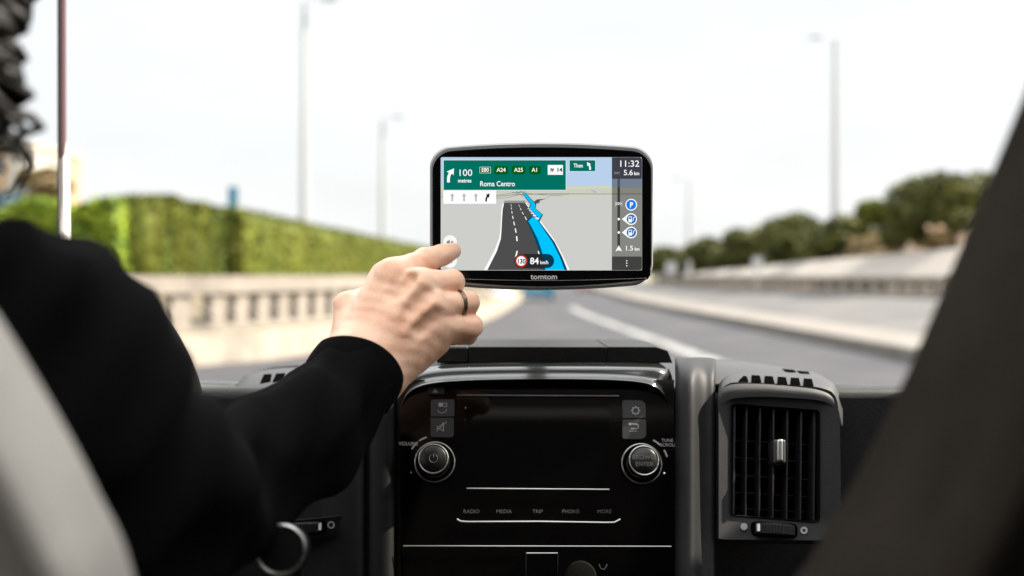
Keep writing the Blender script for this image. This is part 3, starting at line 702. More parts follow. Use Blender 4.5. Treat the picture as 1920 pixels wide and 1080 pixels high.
def i_back(mb, q, ln):
    ln([(1180, 796.5), (1192, 796.5), (1196, 799), (1196, 803), (1192, 805.5), (1182, 805.5)], 1.6); mb.add([q(1177, 796.5), q(1182, 793.5), q(1182, 799.5)], [(0, 1, 2)], 0); ln([(1179, 810), (1194, 810)], 1)
button(801, 727, 833, 741, (6, 2, 2, 6), i_eject)
button(808, 750, 852, 783, (6, 3, 1, 1), i_src); button(808, 784.5, 851, 822, (1, 1, 6, 6), i_mute)
button(1166, 751.5, 1210, 786, (3, 12, 1, 1), i_gear); button(1166, 787.5, 1211, 825, (1, 1, 10, 5), i_back)

def knob(cx, cy, label=None):
    k = Yf(cy)/2000; R0 = 38.5*k
    Mx = Matrix.Translation(Fp(cx, cy, 0)) @ NRM.to_track_quat('Z', 'Y').to_matrix().to_4x4()
    root = MB(); root.lathe([(R0, -.002), (R0, .0035), (R0*.97, .0046), (R0*.90, .005), (R0*.86, .0045), (R0*.74, .013), (R0*.70, .0205), (R0*.66, .0215)], Mx, 64)
    ko = root.build('knob', M['piano'], radio, ang=50)
    mb = MB(); n = 64
    for rr, h, tr__ in ((R0*.955, .0052, .0007), (R0*.685, .0216, .0008)):
        mb.tube([Mx @ Vector((rr*math.cos(2*math.pi*i/n), rr*math.sin(2*math.pi*i/n), h)) for i in range(n)], tr__, 8, closed=True)
    mb.build('ring', M['chrome'], ko)
    mb = MB(); mb.lathe([(R0*.62, .018), (R0*.62, .0222), (R0*.56, .023), (R0*.2, .0236)], Mx, 40); mb.build('cap', M['cap'], ko)
    return ko, Mx, R0
k1, Mx1, R1 = knob(816, 868); k2, Mx2, R2 = knob(1202, 871)
mb = MB()
mb.tube([Mx1 @ Vector((.0035*math.cos(a), .0035*math.sin(a), .0238)) for a in [math.radians(120+300*i/20) for i in range(21)]], .0003, 6)
mb.tube([Mx1 @ Vector((0, .001, .0238)), Mx1 @ Vector((0, .004, .0238))], .0003, 6); mb.build('symbol', M['print_dim'], k1)
mb = MB()
text_mesh('BROWSE', mb, 0, lambda u, v: Mx2 @ Vector((u, -v, .0242)), .0052, 0, -.0006, 'CENTER'); text_mesh('ENTER', mb, 0, lambda u, v: Mx2 @ Vector((u, -v, .0242)), .0052, 0, .0052, 'CENTER'); mb.build('lettering', M['print_dim'], k2, flat=True, fix=False)
for c, angs in (((816, 868), ((196+14, 214+14), (226+8, 244+8))), ((1202, 871), ((296, 314), (328, 344)))):
    for a0_, a1_ in angs:           # arcs printed round the knobs
        mb = MB(); A = [math.radians(a0_+(a1_-a0_)*i/5) for i in range(6)]
        for i in range(5):
            mb.add([Fp(c[0]+r*math.cos(a), c[1]+r*math.sin(a), .0012) for r, a in ((49, A[i]), (52, A[i]), (52, A[i+1]), (49, A[i+1]))], [(0, 1, 2, 3)])
        mb.build('printed_arc', M['print'], radio, flat=True, fix=False)
for x, y, m_, r in ((771, 886, 'print', 1.6), (873, 765, 'print', 1.4), (872, 787, 'print_dim', 1.4), (1245.5, 887, 'led', 1.7)):
    mb = MB(); mb.lathe([(r*.00045, 0), (r*.00045, .001), (r*.0003, .0013)], Matrix.Translation(Fp(x, y)) @ NRM.to_track_quat('Z', 'Y').to_matrix().to_4x4(), 12); mb.build('indicator', M[m_], radio)
# climate dial peeping in below, airflow symbol
mb = MB(); mb.lathe([(.0135, 0), (.0135, .006), (.012, .009), (.006, .010)], Matrix.Translation(Fp(1088, 1083)) @ NRM.to_track_quat('Z', 'Y').to_matrix().to_4x4(), 40); mb.build('climate_dial', mat('dial olive grey', (.004, .0042, .003), .8, spec=.05), radio)
mb = MB(); mb.tube([Fp(x, y, .001) for x, y in ((1123, 1058), (1126, 1066), (1132, 1068), (1136, 1064), (1138, 1058))], .0006, 6); mb.build('symbol', M['print_dim'], radio)

# satin frame that arches over the radio
outer = [(741, 800, .965), (742, 745, .965), (752, 706, .972), (800, 686, .980), (900, 683, .983), (1010, 682, .983), (1120, 682, .983), (1215, 683, .983), (1262, 684, .975), (1267, 745, .965), (1268, 800, .965)]
inner = [(751, 800, .952), (752, 757, .948), (764, 732, .944), (800, 716, .941), (900, 711, .938), (1010, 709.5, .937), (1120, 710, .937), (1205, 714, .940), (1240, 727, .944), (1255, 757, .948), (1258, 800, .952)]
def mixr(f, Y): return [(a[0]*(1-f)+b[0]*f, a[1]*(1-f)+b[1]*f, Y+(b[2]-.937)*.9) for a, b in zip(outer, inner)]
behind = [(x, y-3, Y+.02) for x, y, Y in outer]
lip = [(x+(1010-x)*.010, y+3.5, Y+.002) for x, y, Y in inner]
back = [(x+(1010-x)*.013, y+4.5, Y+.02) for x, y, Y in inner]
sheet('frame', [behind, mixr(.04, .962), mixr(.45, .956), mixr(.80, .953), mixr(.90, .944), mixr(1.0, .936), lip, back], M['satin'], radio, thick=.002, sub=3)

# ---- dark side panel left of the radio, with a groove
rows = []
for y in (742, 748, 770, 830, 900, 1000, 1180):
    b_ = Yf(max(y, 712))
    rows.append([(560, y+8, b_+.05), (640, y+6, b_+.03), (668, y+3, b_+.004), (684, y, b_+.002), (688, y, b_+.012), (692, y, b_+.001), (715, y, b_-.004), (741, y, b_-.002), (748, y, b_+.015)])
sheet('side_panel', rows, M['plastic_dark'], van, sub=2)
# ---- pillar right of the radio and hump over the vent
rows = []
for y, dy, Y in ((668, 0, 1.10), (671, .2, 1.03), (676, .5, .985), (690, .7, .955), (720, .9, .940), (780, 1, .930), (880, 1, .915), (1000, 1, .898), (1180, 1, .87)):
    sl_ = max(0, 1-dy)
    rows.append([(1264, y+2, Y+.025), (1268, y, Y+.004), (1276, y, Y), (1290, y, Y-.005), (1302, y, Y-.004), (1312, y, Y+.005), (1325, y+sl_*1, Y+.010), (1338, y+sl_*3, Y+.008), (1343, y+sl_*5, Y+.016)])
sheet('pillar_trim', rows, M['plastic_soft'], van, sub=2)
# hump surface behind/over the vent housing
rows = [[(1325, 673, 1.16), (1400, 679, 1.16), (1470, 689, 1.16), (1520, 697, 1.16), (1552, 712, 1.16), (1574, 732, 1.16)],
        [(1325, 676, 1.08), (1400, 683, 1.08), (1470, 692, 1.08), (1520, 700, 1.08), (1554, 714, 1.08), (1578, 738, 1.08)],
        [(1325, 684, 1.0), (1400, 690, 1.0), (1470, 698, 1.0), (1520, 705, 1.0), (1560, 722, 1.0), (1580, 760, 1.0)],
        [(1325, 720, .965), (1400, 720, .965), (1470, 725, .965), (1520, 730, .965), (1562, 745, .965), (1580, 800, .965)]]
HS = Surf(rows); HS.build('dash_hump', M['plastic_pale'], van)
for x0, x1 in ((1466, 1489), (1493, 1515)):
    dy_ = (x0-1466)*.12; HS.slot('defroster_slot', [(x0, 692.5+dy_), (x1, 694.5+dy_), (x1+4, 699+dy_), (x0+6, 697+dy_)], M['hole_shade'], van)

# ---- right air vent housing
def Yv(py): return plane_Y(py, .945, 700, .309)
NV = Vector((0, -math.cos(.30), math.sin(.30)))
def V_(px, py, o=0.0): return P(px, py, Yv(py)) + NV*o
vent = empty('air_vent', V_(1455, 860)); vent.parent = van; vent['label'] = 'tall air vent with vertical slats right of the radio'
def skew(x, y):                              # the opening leans slightly
    return (x + (y-865)*-.008, y + (x-1372)*.075*(.55 if y > 860 else .95))
# front frame as a ring: outer outline to opening
def vring(name, outer_, inner_, oa, ob, m, parent, bevel=.002):
    n = len(outer_); mb = MB()
    f = [V_(x, y, oa) for x, y in outer_] + [V_(x, y, oa-.005) for x, y in inner_]
    b = [V_(x, y, ob) for x, y in outer_] + [V_(x, y, ob) for x, y in inner_]
    vs = f + b; fs = []
    for i in range(n):
        j = (i+1) % n
        fs += [(i, j, n+j, n+i), (2*n+i, 3*n+i, 3*n+j, 2*n+j), (i, 2*n+i, 2*n+j, j), (n+i, n+j, 3*n+j, 3*n+i)]
    mb.add(vs, fs); return mb.build(name, m, parent, bevel=bevel, seg=3)
def resample(poly, n):
    pts = [Vector((*p, 0)) for p in poly]; L = [0]
    for a, b in zip(pts, pts[1:]+pts[:1]): L.append(L[-1]+(b-a).length)
    out = []
    for i in range(n):
        s = L[-1]*i/n
        for j in range(len(pts)):
            if L[j+1] >= s:
                f = (s-L[j])/max(1e-6, L[j+1]-L[j]); q = pts[j].lerp(pts[(j+1) % len(pts)], f); out.append((q.x, q.y)); break
    return out
def radial(poly, c, n=48):                  # outline sampled by angle about c
    out = []
    for k in range(n):
        a = math.radians(225 + 360*k/n); d = Vector((math.cos(a), math.sin(a))); best = None
        for (x0, y0), (x1, y1) in zip(poly, poly[1:]+poly[:1]):
            e = Vector((x1-x0, y1-y0)); den = d.x*e.y-d.y*e.x
            if abs(den) < 1e-9: continue
            tx, ty = x0-c[0], y0-c[1]; tt = (tx*e.y-ty*e.x)/den; uu = (tx*d.y-ty*d.x)/den
            if tt > 0 and -1e-6 <= uu <= 1+1e-6 and (best is None or tt > best): best = tt
        out.append((c[0]+d.x*best, c[1]+d.y*best))
    return out
outl = [(1346, 1012), (1346, 750), (1349, 735), (1357, 725), (1372, 718), (1455, 721), (1530, 727), (1555, 734), (1567, 748), (1572, 790), (1574, 900), (1574, 1014)]
opn = [(1371, 966), (1372, 760), (1376, 756.5), (1455, 763), (1533, 769), (1537, 774), (1537, 975), (1533, 979)]
C_ = (1455, 868)
vring('housing', radial(outl, C_, 96), radial(opn, C_, 96), .004, -.05, M['plastic_soft'], vent, bevel=None)
mb = MB(); mb.prism([V_(x, y, -.048) for x, y in outl], [V_(x, y, -.055) for x, y in outl]); mb.build('duct', M['hole_shade'], vent)
# inner lip of the opening
lipo = radial(opn, C_, 96); lipi = [(C_[0]+(x-C_[0])*.975, C_[1]+(y-C_[1])*.98) for x, y in lipo]
vring('opening_trim', lipo, lipi, .001, -.01, M['plastic_dark'], vent, bevel=None)
for i, x in enumerate((1379, 1402, 1427.5, 1453, 1479, 1505, 1530)):
    mb = MB(); y0, y1 = skew(x, 765)[1]-6, skew(x, 963)[1]+6; hw = 2.3 if i in (0, 6) else 1.7
    mb.prism([V_(x-hw, y0, -.004), V_(x+hw, y0, -.004), V_(x+hw-2, y1, -.004), V_(x-hw-2, y1, -.004)], [V_(x-hw, y0, -.022), V_(x+hw, y0, -.022), V_(x+hw-2, y1, -.022), V_(x-hw-2, y1, -.022)])
    mb.build('slat', M['plastic'], vent, bevel=.0004)
for y in (815, 848, 882, 915, 945):
    mb = MB(); mb.prism([V_(1376, y, -.026), V_(1534, y+10, -.026), V_(1534, y+12, -.026), V_(1376, y+2, -.026)], [V_(1376, y, -.04), V_(1534, y+10, -.04), V_(1534, y+12, -.04), V_(1376, y+2, -.04)])
    mb.build('slat', M['plastic'], vent)
mb = MB(); mb.prism([V_(x, y, .008) for x, y in rrect(1446, 826, 1470, 872, 5)], [V_(x, y, -.012) for x, y in rrect(1446, 826, 1470, 872, 5)]); tabo = mb.build('tab', M['button'], vent, bevel=.002, seg=3)
mb = MB(); mb.prism([V_(x, y, .0105) for x, y in rrect(1451, 826, 1464, 869, 5)], [V_(x, y, .005) for x, y in rrect(1451, 826, 1464, 869, 5)]); mb.build('tab_inlay', M['chrome'], tabo, bevel=.0018, seg=3)
# printed marks and thumbwheel below the opening
def disc(name, x, y, r0, r1, m, parent, fn, o=.0045, n=24):
    mb = MB()
    for i in range(n):
        a, b = 2*math.pi*i/n, 2*math.pi*(i+1)/n
        mb.add([fn(x+r*math.cos(t_), y+r*math.sin(t_), o) for r, t_ in ((r0, a), (r1, a), (r1, b), (r0, b))], [(0, 1, 2, 3)])
    return mb.build(name, m, parent, flat=True, fix=False)
disc('printed_dot', 1393, 988, 0.01, 6.6, M['print'], vent, V_); disc('printed_ring', 1505, 995, 3, 6.8, M['print'], vent, V_)
def thumbwheel(fn, x0, x1, yc, hh, sk, parent, mark_x):
    cx, cy = (x0+x1)/2, yc; k = .92/2000; R = (x1-x0)/2*k
    mb = MB(); mb.prism([fn(x, y + (x-x0)*sk, .0046) for x, y in rrect(x0-6, yc-hh-2, x1+6, yc+hh+3, 9)], [fn(x, y + (x-x0)*sk, -.003) for x, y in rrect(x0-6, yc-hh-2, x1+6, yc+hh+3, 9)]); mb.build('wheel_recess', M['hole_shade'], parent)
    mb = MB(); N = 26; vs = []
    for i in range(N+1):
        t_ = -1+2*i/N; x = cx+t_*(x1-x0)/2; o = .0065 + .007*math.sqrt(max(0, 1-t_*t_)) + (.0009 if i % 2 else 0); yy = (x-x0)*sk
        vs += [fn(x, yc-hh*(.75+.25*math.sqrt(max(0, 1-t_*t_)))+yy, o-.003), fn(x, yc-hh*.6+yy, o), fn(x, yc+hh*.8+yy, o), fn(x, yc+hh+yy, o-.003), fn(x, yc+hh+yy, .003), fn(x, yc-hh+yy, .003)]
    fs = [(i*6+j, i*6+(j+1) % 6, (i+1)*6+(j+1) % 6, (i+1)*6+j) for i in range(N) for j in range(6)] + [(0, 1, 2, 3, 4, 5), tuple(N*6+j for j in range(6))]
    mb.add(vs, fs); wo = mb.build('thumbwheel', M['plastic'], parent, ang=25)
    yy = (mark_x-x0)*sk; mb = MB(); mb.prism([fn(x, y+yy, .0118) for x, y in rrect(mark_x-2.5, yc-hh*.7, mark_x+2.5, yc+hh*.6, 2)], [fn(x, y+yy, .0085) for x, y in rrect(mark_x-2.5, yc-hh*.7, mark_x+2.5, yc+hh*.6, 2)]); mb.build('pointer', M['print_white'], wo)
thumbwheel(V_, 1413, 1487, 991, 11, .06, vent, 1417)
# rolled top of the housing with its demister grille
cx_ = (1347, 1356, 1378, 1430, 1480, 1530, 1560, 1572.5)
TS = Surf([[(x, y, Y) for x, y in zip(cx_, ys_)] for ys_, Y in reversed((
    ((766, 756, 747, 744, 746, 750, 760, 782), .9330), ((745, 735, 729, 728, 731, 736, 746, 766), .9345), ((733, 722, 716, 716, 719.5, 724.5, 734, 753), .9415),
    ((726, 714, 707, 706, 710, 715.5, 725, 744), .957), ((722, 708, 700, 698, 702.5, 708.5, 718, 738), .985), ((722, 708, 699.5, 697, 702, 708, 718, 738), 1.01)))])
TS.build('top_cover', M['plastic_pale'], vent, thick=.003)
for i in range(6):
    xa = 1384 + i*24.4; yb_ = 716 + i*1.75; ya = 703 + i*1.55 + (3 if i == 0 else 0)
    TS.slot('slot', [(xa+(10 if i == 0 else 1), ya), (xa+16, ya+.8), (xa+19.5, yb_+.8), (xa, yb_)], M['hole_shade'], vent)

# ---- plain dash right of the vent
rows = [[(1568, 739, 1.13), (1620, 741, 1.13), (1700, 744, 1.13), (1900, 752, 1.13)],
        [(1568, 743, 1.07), (1620, 745, 1.07), (1700, 748, 1.07), (1900, 756, 1.07)],
        [(1568, 750, 1.045), (1620, 752, 1.045), (1700, 755, 1.045), (1900, 763, 1.045)],
        [(1568, 775, 1.035), (1620, 777, 1.035), (1700, 780, 1.035), (1900, 788, 1.035)],
        [(1568, 860, 1.035), (1620, 860, 1.035), (1700, 860, 1.035), (1900, 860, 1.035)],
        [(1568, 1080, 1.0), (1620, 1080, 1.0), (1700, 1080, 1.0), (1900, 1080, 1.0)], [(1568, 1200, 1.0), (1620, 1200, 1.0), (1700, 1200, 1.0), (1900, 1200, 1.0)]]
sheet('glovebox_cover', rows, M['plastic'], van, sub=2)
mb = MB(); mb.tube([P(1560, 726, 1.30), P(1640, 729, 1.30), P(1800, 736, 1.30)], .0035, 8); mb.build('windscreen_seal', M['satin'], van)
mb = MB(); mb.tube([P(1571, 737.5, 1.135), P(1660, 740, 1.135)], .0016, 8); mb.build('gap_shade_bar', M['hole_shade'], van)  # black bar in place of the shade along the dash joint
# ---- left part of the dash
rows = [[(300, 715, 1.20), (380, 716, 1.20), (455, 718, 1.20)], [(300, 722, 1.13), (380, 723, 1.13), (455, 724, 1.13)], [(300, 728, 1.12), (380, 729, 1.12), (455, 730, 1.12)]]
sheet('dash_edge', rows, M['satin'], van, sub=2)
mb = MB(); mb.tube([P(300, 717, 1.19), P(400, 718, 1.19), P(455, 720, 1.19)], .0014, 8); mb.build('edge_trim', M['chrome'], van)
rows = [[(440, 728, 1.12), (452, 712, 1.13), (470, 698, 1.14), (510, 690, 1.15), (560, 687, 1.15), (640, 686, 1.15)],
        [(438, 734, 1.06), (452, 722, 1.06), (475, 712, 1.06), (520, 704, 1.06), (570, 700, 1.06), (640, 700, 1.06)],
        [(436, 745, 1.03), (455, 738, 1.02), (480, 732, 1.01), (525, 726, 1.0), (575, 722, 1.0), (640, 722, 1.0)],
        [(436, 775, 1.02), (455, 775, 1.01), (480, 775, 1.0), (525, 775, .99), (575, 775, .98), (640, 775, .98)]]
LS0 = rows
rows = [[(436, 772, 1.03), (455, 772, 1.02), (480, 772, 1.01), (525, 772, 1.0), (575, 772, .99), (640, 772, .99)],
        [(436, 800, 1.02), (455, 800, 1.01), (480, 800, 1.0), (525, 800, .99), (575, 800, .98), (640, 800, .98)],
        [(436, 960, 1.0), (455, 960, .99), (480, 960, .98), (525, 960, .97), (575, 960, .96), (640, 960, .95)],
        [(436, 1200, .98), (455, 1200, .97), (480, 1200, .96), (525, 1200, .95), (575, 1200, .94), (640, 1200, .93)]]
lv = empty('air_vent', P(520, 715, 1.05)); lv.parent = van; lv['label'] = 'vent housing showing left of the sleeve'
sheet('lower_panel', rows, M['plastic_dark'], lv, sub=1)
LS = Surf(LS0); LS.build('housing', M['plastic_pale'], lv)
for i, (x0, x1) in enumerate(((488, 507), (511, 532), (536, 556))):
    LS.slot('slot', [(x0+7, 703-i*1.5), (x1+3, 702-i*1.5), (x1, 717-i*2), (x0, 719-i*2)], M['hole_shade'], lv)
mb = MB(); mb.tube([P(462, 714, 1.12), P(478, 700, 1.13), P(510, 692, 1.14), (P(560, 688.5, 1.14))], .003, 8); mb.build('slot_rim', M['plastic_pale'], lv)
rows = [[(300, 732, 1.12), (380, 733, 1.12), (445, 734, 1.10)], [(300, 760, 1.06), (380, 760, 1.06), (445, 760, 1.03)], [(300, 1200, 1.0), (380, 1200, 1.0), (445, 1200, 1.0)]]
sheet('instrument_cover', rows, M['plastic'], van, sub=1)
def Lw(px, py, o=0.0): return P(px, py, .945) + Vector((0, -1, .2))*o
lp = empty('vent_control', P(600, 985, .95)); lp.parent = van
mb = MB(); q = [(500, 980), (646, 965), (650, 1006), (500, 1012)]; mb.prism([Lw(x, y, .003) for x, y in q], [Lw(x, y, -.02) for x, y in q]); mb.build('panel', M['plastic_dark'], lp, bevel=.001)
thumbwheel(Lw, 548, 607, 989, 10, -.03, lp, 604); disc('printed_ring', 622, 984, 4, 7, M['print'], lp, Lw, o=.0036)
# gear lever knob with its bright ring, close to the camera
gk = empty('gear_lever', P(530, 1030, .60)); gk.parent = van
Mg = Matrix.Translation(P(528, 1030, .62)) @ Matrix.Rotation(math.radians(78), 4, 'X') @ Matrix.Rotation(math.radians(0), 4, 'Y')
mb = MB(); mb.lathe([(.004, -.024), (.009, -.022), (.012, -.018), (.0145, -.012), (.0150, .0), (.0138, .0035)], Mg, 40); mb.build('knob', M['plastic_dark'], gk)
mb = MB(); c_ = Mg @ Vector((0, 0, -.02)); mb.tube([c_, c_ + Vector((0, .02, -.03)), c_ + Vector((0, .06, -.16)), c_ + Vector((0, .16, -.26))], [.006, .006, .007, .02], 12); mb.build('shaft', M['plastic_dark'], gk)
mb = MB(); n = 56; mb.tube([Mg @ Vector((.0137*math.cos(2*math.pi*i/n), .0137*math.sin(2*math.pi*i/n), .003)) for i in range(n)], .0013, 8, closed=True); mb.build('ring', mat('satin silver ring', (.42, .42, .40), .3, metal=1), gk)
# steering wheel
sw = empty('steering_wheel', P(-175, 930, .78)); sw.parent = van
Ms = Matrix.Translation(P(-175, 930, .78)) @ Matrix.Rotation(math.radians(60), 4, 'X')
mb = MB(); n = 72; mb.tube([Ms @ Vector((.205*math.cos(2*math.pi*i/n), .213*math.sin(2*math.pi*i/n), 0)) for i in range(n)], .0145, 14, closed=True); mb.build('rim', mat('brown black leather', (.010, .007, .005), .8, spec=.15, bump=(300, .4, .0008)), sw)
mb = MB()
for a in (0, 180, 270): mb.tube([Ms @ Vector((.05*math.cos(math.radians(a)), .05*math.sin(math.radians(a)), -.02)), Ms @ Vector((.2*math.cos(math.radians(a)), .2*math.sin(math.radians(a)), 0))], [.018, .01], 10)
mb.lathe([(.02, -.18), (.03, -.05), (.062, -.04), (.065, -.01), (.05, .004)], Ms, 32); mb.build('hub', M['plastic'], sw)

# ================================================================== SEATS
def seat(name, outline, Y, thick, m, label, rnd, flip, pin, pm):
    root = empty(name, P(outline[0][0], 1200, Y), label=label, cat='seat', group='front seats of the van')
    pts = crom([(x, y, 0) for x, y in outline], 6)
    mb = MB(); mb.prism([P(p.x, p.y, Y+thick) - Vector((0, thick, 0)) for p in pts], [P(p.x, p.y, Y+thick) for p in pts])
    o = mb.build('backrest', m, root, bevel=rnd, seg=10, ang=60)
    o.modifiers['bevel'].angle_limit = math.radians(60)
    # inner cloth panel and the piping round it
    def inset(dd):
        out = []; N = len(pts); sg = sum(pts[i].x*pts[(i+1) % N].y - pts[(i+1) % N].x*pts[i].y for i in range(N)); sg = 1 if sg > 0 else -1
        for i in range(N):
            t_ = (pts[(i+2) % N] - pts[i-2]).normalized(); q = pts[i] + Vector((-t_.y, t_.x, 0))*dd*sg; out.append(P(q.x, q.y, Y+thick) - Vector((0, thick, 0)))
        return out
    vis = [i for i, p in enumerate(pts) if -200 < p.y < 1700 and -600 < p.x < 2300]
    pn = inset(pin); band = inset(pin-12)
    mb = MB(); mb.tube([band[i] - Vector((0, .001, 0)) for i in vis], .0035, 8); mb.build('piping', pm, root)
    mb = MB(); mb.prism([v - Vector((0, .003, 0)) for v in pn], [v + Vector((0, .004, 0)) for v in pn]); mb.build('centre_panel', pm, root, bevel=.002)
    zb = min(P(p.x, p.y, Y+thick).z for p in pts); xs = [P(p.x, p.y, Y+thick).x for p in pts]; xc = (min(xs)+max(xs))/2
    mb = MB(); mb.box((xc-.23, Y-.02, zb-.16), (xc+.23, Y+.46, zb+.0)); mb.build('seat_cushion', m, root, bevel=.045, seg=5)
    mb = MB(); mb.box((xc-.2, Y+.02, .625), (xc+.2, Y+.4, zb-.165)); mb.build('seat_base', M['plastic_dark'], root, bevel=.01)
    return root
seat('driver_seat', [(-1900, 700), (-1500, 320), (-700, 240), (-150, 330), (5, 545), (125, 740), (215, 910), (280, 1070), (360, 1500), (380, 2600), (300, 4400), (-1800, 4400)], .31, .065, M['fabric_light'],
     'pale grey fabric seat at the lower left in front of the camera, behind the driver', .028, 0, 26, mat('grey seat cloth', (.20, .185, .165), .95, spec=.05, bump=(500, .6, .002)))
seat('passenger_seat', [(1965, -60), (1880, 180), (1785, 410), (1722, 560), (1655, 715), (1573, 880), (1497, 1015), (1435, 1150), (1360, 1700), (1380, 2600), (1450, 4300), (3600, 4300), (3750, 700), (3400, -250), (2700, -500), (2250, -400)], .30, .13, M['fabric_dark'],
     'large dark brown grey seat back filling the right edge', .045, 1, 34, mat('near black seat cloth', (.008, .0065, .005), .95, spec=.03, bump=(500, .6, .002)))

# ================================================================== SATNAV
GY = .88; gk_ = GY/F_PX
def Gp(px, py, o=0.0): return P(px, py, GY) - Vector((0, o, 0))
gps = empty('satnav', Gp(1015, 540), label='black satnav showing a motorway junction map, held up on the windscreen', cat='satnav')
def gcurve(x0, y0, x1, y1, bulge_t, bulge_b, r, side=3, n=10):
    """rounded screen-device outline with slightly bowed edges"""
    o = []
    for cx, cy, a0_ in ((x0+r, y0+r, 180), (x1-r, y0+r, 270), (x1-r, y1-r, 0), (x0+r, y1-r, 90)):
        for i in range(n+1):
            a = math.radians(a0_+90*i/n); o.append([cx+r*math.cos(a), cy+r*math.sin(a)])
        # bowed run to the next corner
        if a0_ == 180: o += [[x0+r+(x1-x0-2*r)*t_, y0] for t_ in np.linspace(.06, .94, 16)]
        if a0_ == 0: o += [[x1-r-(x1-x0-2*r)*t_, y1] for t_ in np.linspace(.06, .94, 16)]
    xm = (x0+x1)/2; hw = (x1-x0)/2; ym = (y0+y1)/2
    out = []
    for x, y in o:
        u = (x-xm)/hw; b = (1-u*u); out.append((x + side*(1-((y-ym)/((y1-y0)/2))**2)*(1 if u > 0 else -1), y - bulge_t*b if y < ym else y + bulge_b*b))
    return out
outG = gcurve(806, 276, 1225, 532, 11, 12, 36, side=2.5)
def scale(pl, c, sx, sy): return [(c[0]+(x-c[0])*sx, c[1]+(y-c[1])*sy) for x, y in pl]
cG = (1015.5, 404)
mb = MB(); rings = [(scale(outG, cG, 1, 1), -.003), (scale(outG, cG, 1.0, 1.0), -.011), (scale(outG, cG, .97, .95), -.018), (scale(outG, cG, .88, .84), -.022)]
n = len(outG); vs = [Gp(x, y, o) for r_, o in ([(scale(outG, cG, .982, .962), -.0002), (scale(outG, cG, .994, .985), -.0022)] + [(scale(outG, cG, 1, 1), -.0065)] + rings[1:]) for x, y in r_]
fs = [(i*n+j, i*n+(j+1) % n, (i+1)*n+(j+1) % n, (i+1)*n+j) for i in range(5) for j in range(n)] + [tuple(range(n)), tuple(5*n+j for j in range(n-1, -1, -1))]
mb.add(vs, fs); mb.build('housing', M['gps_shell'], gps, ang=50)
glassG = gcurve(812, 286, 1220, 526, 10, 2, 34, side=2)
mb = MB(); mb.prism([Gp(x, y, .0008) for x, y in glassG], [Gp(x, y, -.002) for x, y in glassG]); mb.build('bezel', M['gps_glass'], gps, bevel=.0004)
low = [(812, 505), (1220, 505), (1219.5, 516), (1214, 524)] + [(1214-(1214-818)*t_, 524+13*math.sin(math.pi*t_)) for t_ in np.linspace(.04, .96, 20)] + [(818, 524), (812.5, 516)]
mb = MB(); mb.prism([Gp(x, y, .0004) for x, y in low], [Gp(x, y, -.0025) for x, y in low]); mb.build('lower_bezel', M['gps_glass'], gps, bevel=.0004)
mb = MB(); mb.tube([Gp(822+390*t_, 521.5+4.5*math.sin(math.pi*t_), .0009) for t_ in np.linspace(0, 1, 24)], .00022, 6); mb.build('seam', M['gps_shell'], gps)
mb = MB(); text_mesh('tomtom', mb, 0, lambda u, v: Gp(u, v, .00125), 14.5, 1020, 523.6, 'CENTER', 1.05, .25); mb.build('logo', M['logo'], gps, flat=True, fix=False)
mb = MB(); mb.lathe([(.018, 0), (.018, .02), (.011, .035), (.011, .30), (.03, .31), (.034, .335)], Matrix.Translation(Gp(1015, 405, -.02)) @ Matrix.Rotation(math.radians(-90), 4, 'X'), 28); mb.build('mount', M['plastic'], gps)

# ---- screen: layers of lit shapes, in the photograph's own layout
E = {}
def ec(rgb):
    if rgb not in E: E[rgb] = emis('lit %d %d %d' % rgb, rgb)
    return E[rgb]
class Scr:
    def __init__(s): s.mb = MB(); s.mats = []; s.l = 0
    def slot(s, rgb):
        m = ec(rgb)
        if m not in s.mats: s.mats.append(m)
        return s.mats.index(m)
    def poly(s, pts, rgb, layer): s.mb.add([Gp(x, y, .0010 + layer*.00004) for x, y in pts], [tuple(range(len(pts)))], s.slot(rgb))
    def text(s, t_, x, y, size, rgb, layer, align='LEFT', sx=.9, bold=0.0): text_mesh(t_, s.mb, s.slot(rgb), lambda u, v: Gp(u, v, .0010 + layer*.00004), size, x, y, align, sx, bold)
    def line(s, pts, w_, rgb, layer, dash=None):
        pts = [Vector((*p, 0)) for p in pts]
        for a, b in zip(pts, pts[1:]):
            d = (b-a).normalized(); nn = Vector((-d.y, d.x, 0))*w_/2; s.poly([(p.x, p.y) for p in (a+nn, b+nn, b-nn, a-nn)], rgb, layer)
    def build(s, name, parent):
        # fold concave outlines into triangles so that every shape fills cleanly
        o = s.mb.build(name, s.mats, parent, flat=True, fix=False)
        b = bmesh.new(); b.from_mesh(o.data); bmesh.ops.triangulate(b, faces=[f for f in b.faces if len(f.verts) > 4]); b.to_mesh(o.data); b.free()
        return o
def z(x, y): return (780 + x/3.4833, 250 + y/3.4839)      # from the enlarged crop used for reading the display
def Z(l): return [z(*p) for p in l]
W = (255, 255, 255)
scr = Scr()
xl, xr = 1147, 1203.5
scr.poly(rrect(826.5, 295, 1203.5, 507, 3), (206, 206, 202), 0)
scr.poly([(829.5, 295.3), (xl, 295.3), (xl, 351), (826.8, 351), (826.8, 298)], (185, 209, 236), 1)
scr.poly([(826.8, 348.5), (xl, 348.5), (xl, 363.5), (826.8, 363.5)], (203, 207, 190), 2)
scr.poly([(1062, 351), (1110, 349.5), (xl, 349.5), (xl, 353), (1062, 354)], (215, 213, 185), 3)
scr.poly(Z([(1140, 370), (1155, 372), (1185, 388), (1165, 388)]), (150, 180, 222), 4)
scr.poly([(826.8, 363.5), (xl, 363.5), (xl, 372), (826.8, 374)], (207, 207, 198), 3)
so = scr.build('screen', gps)
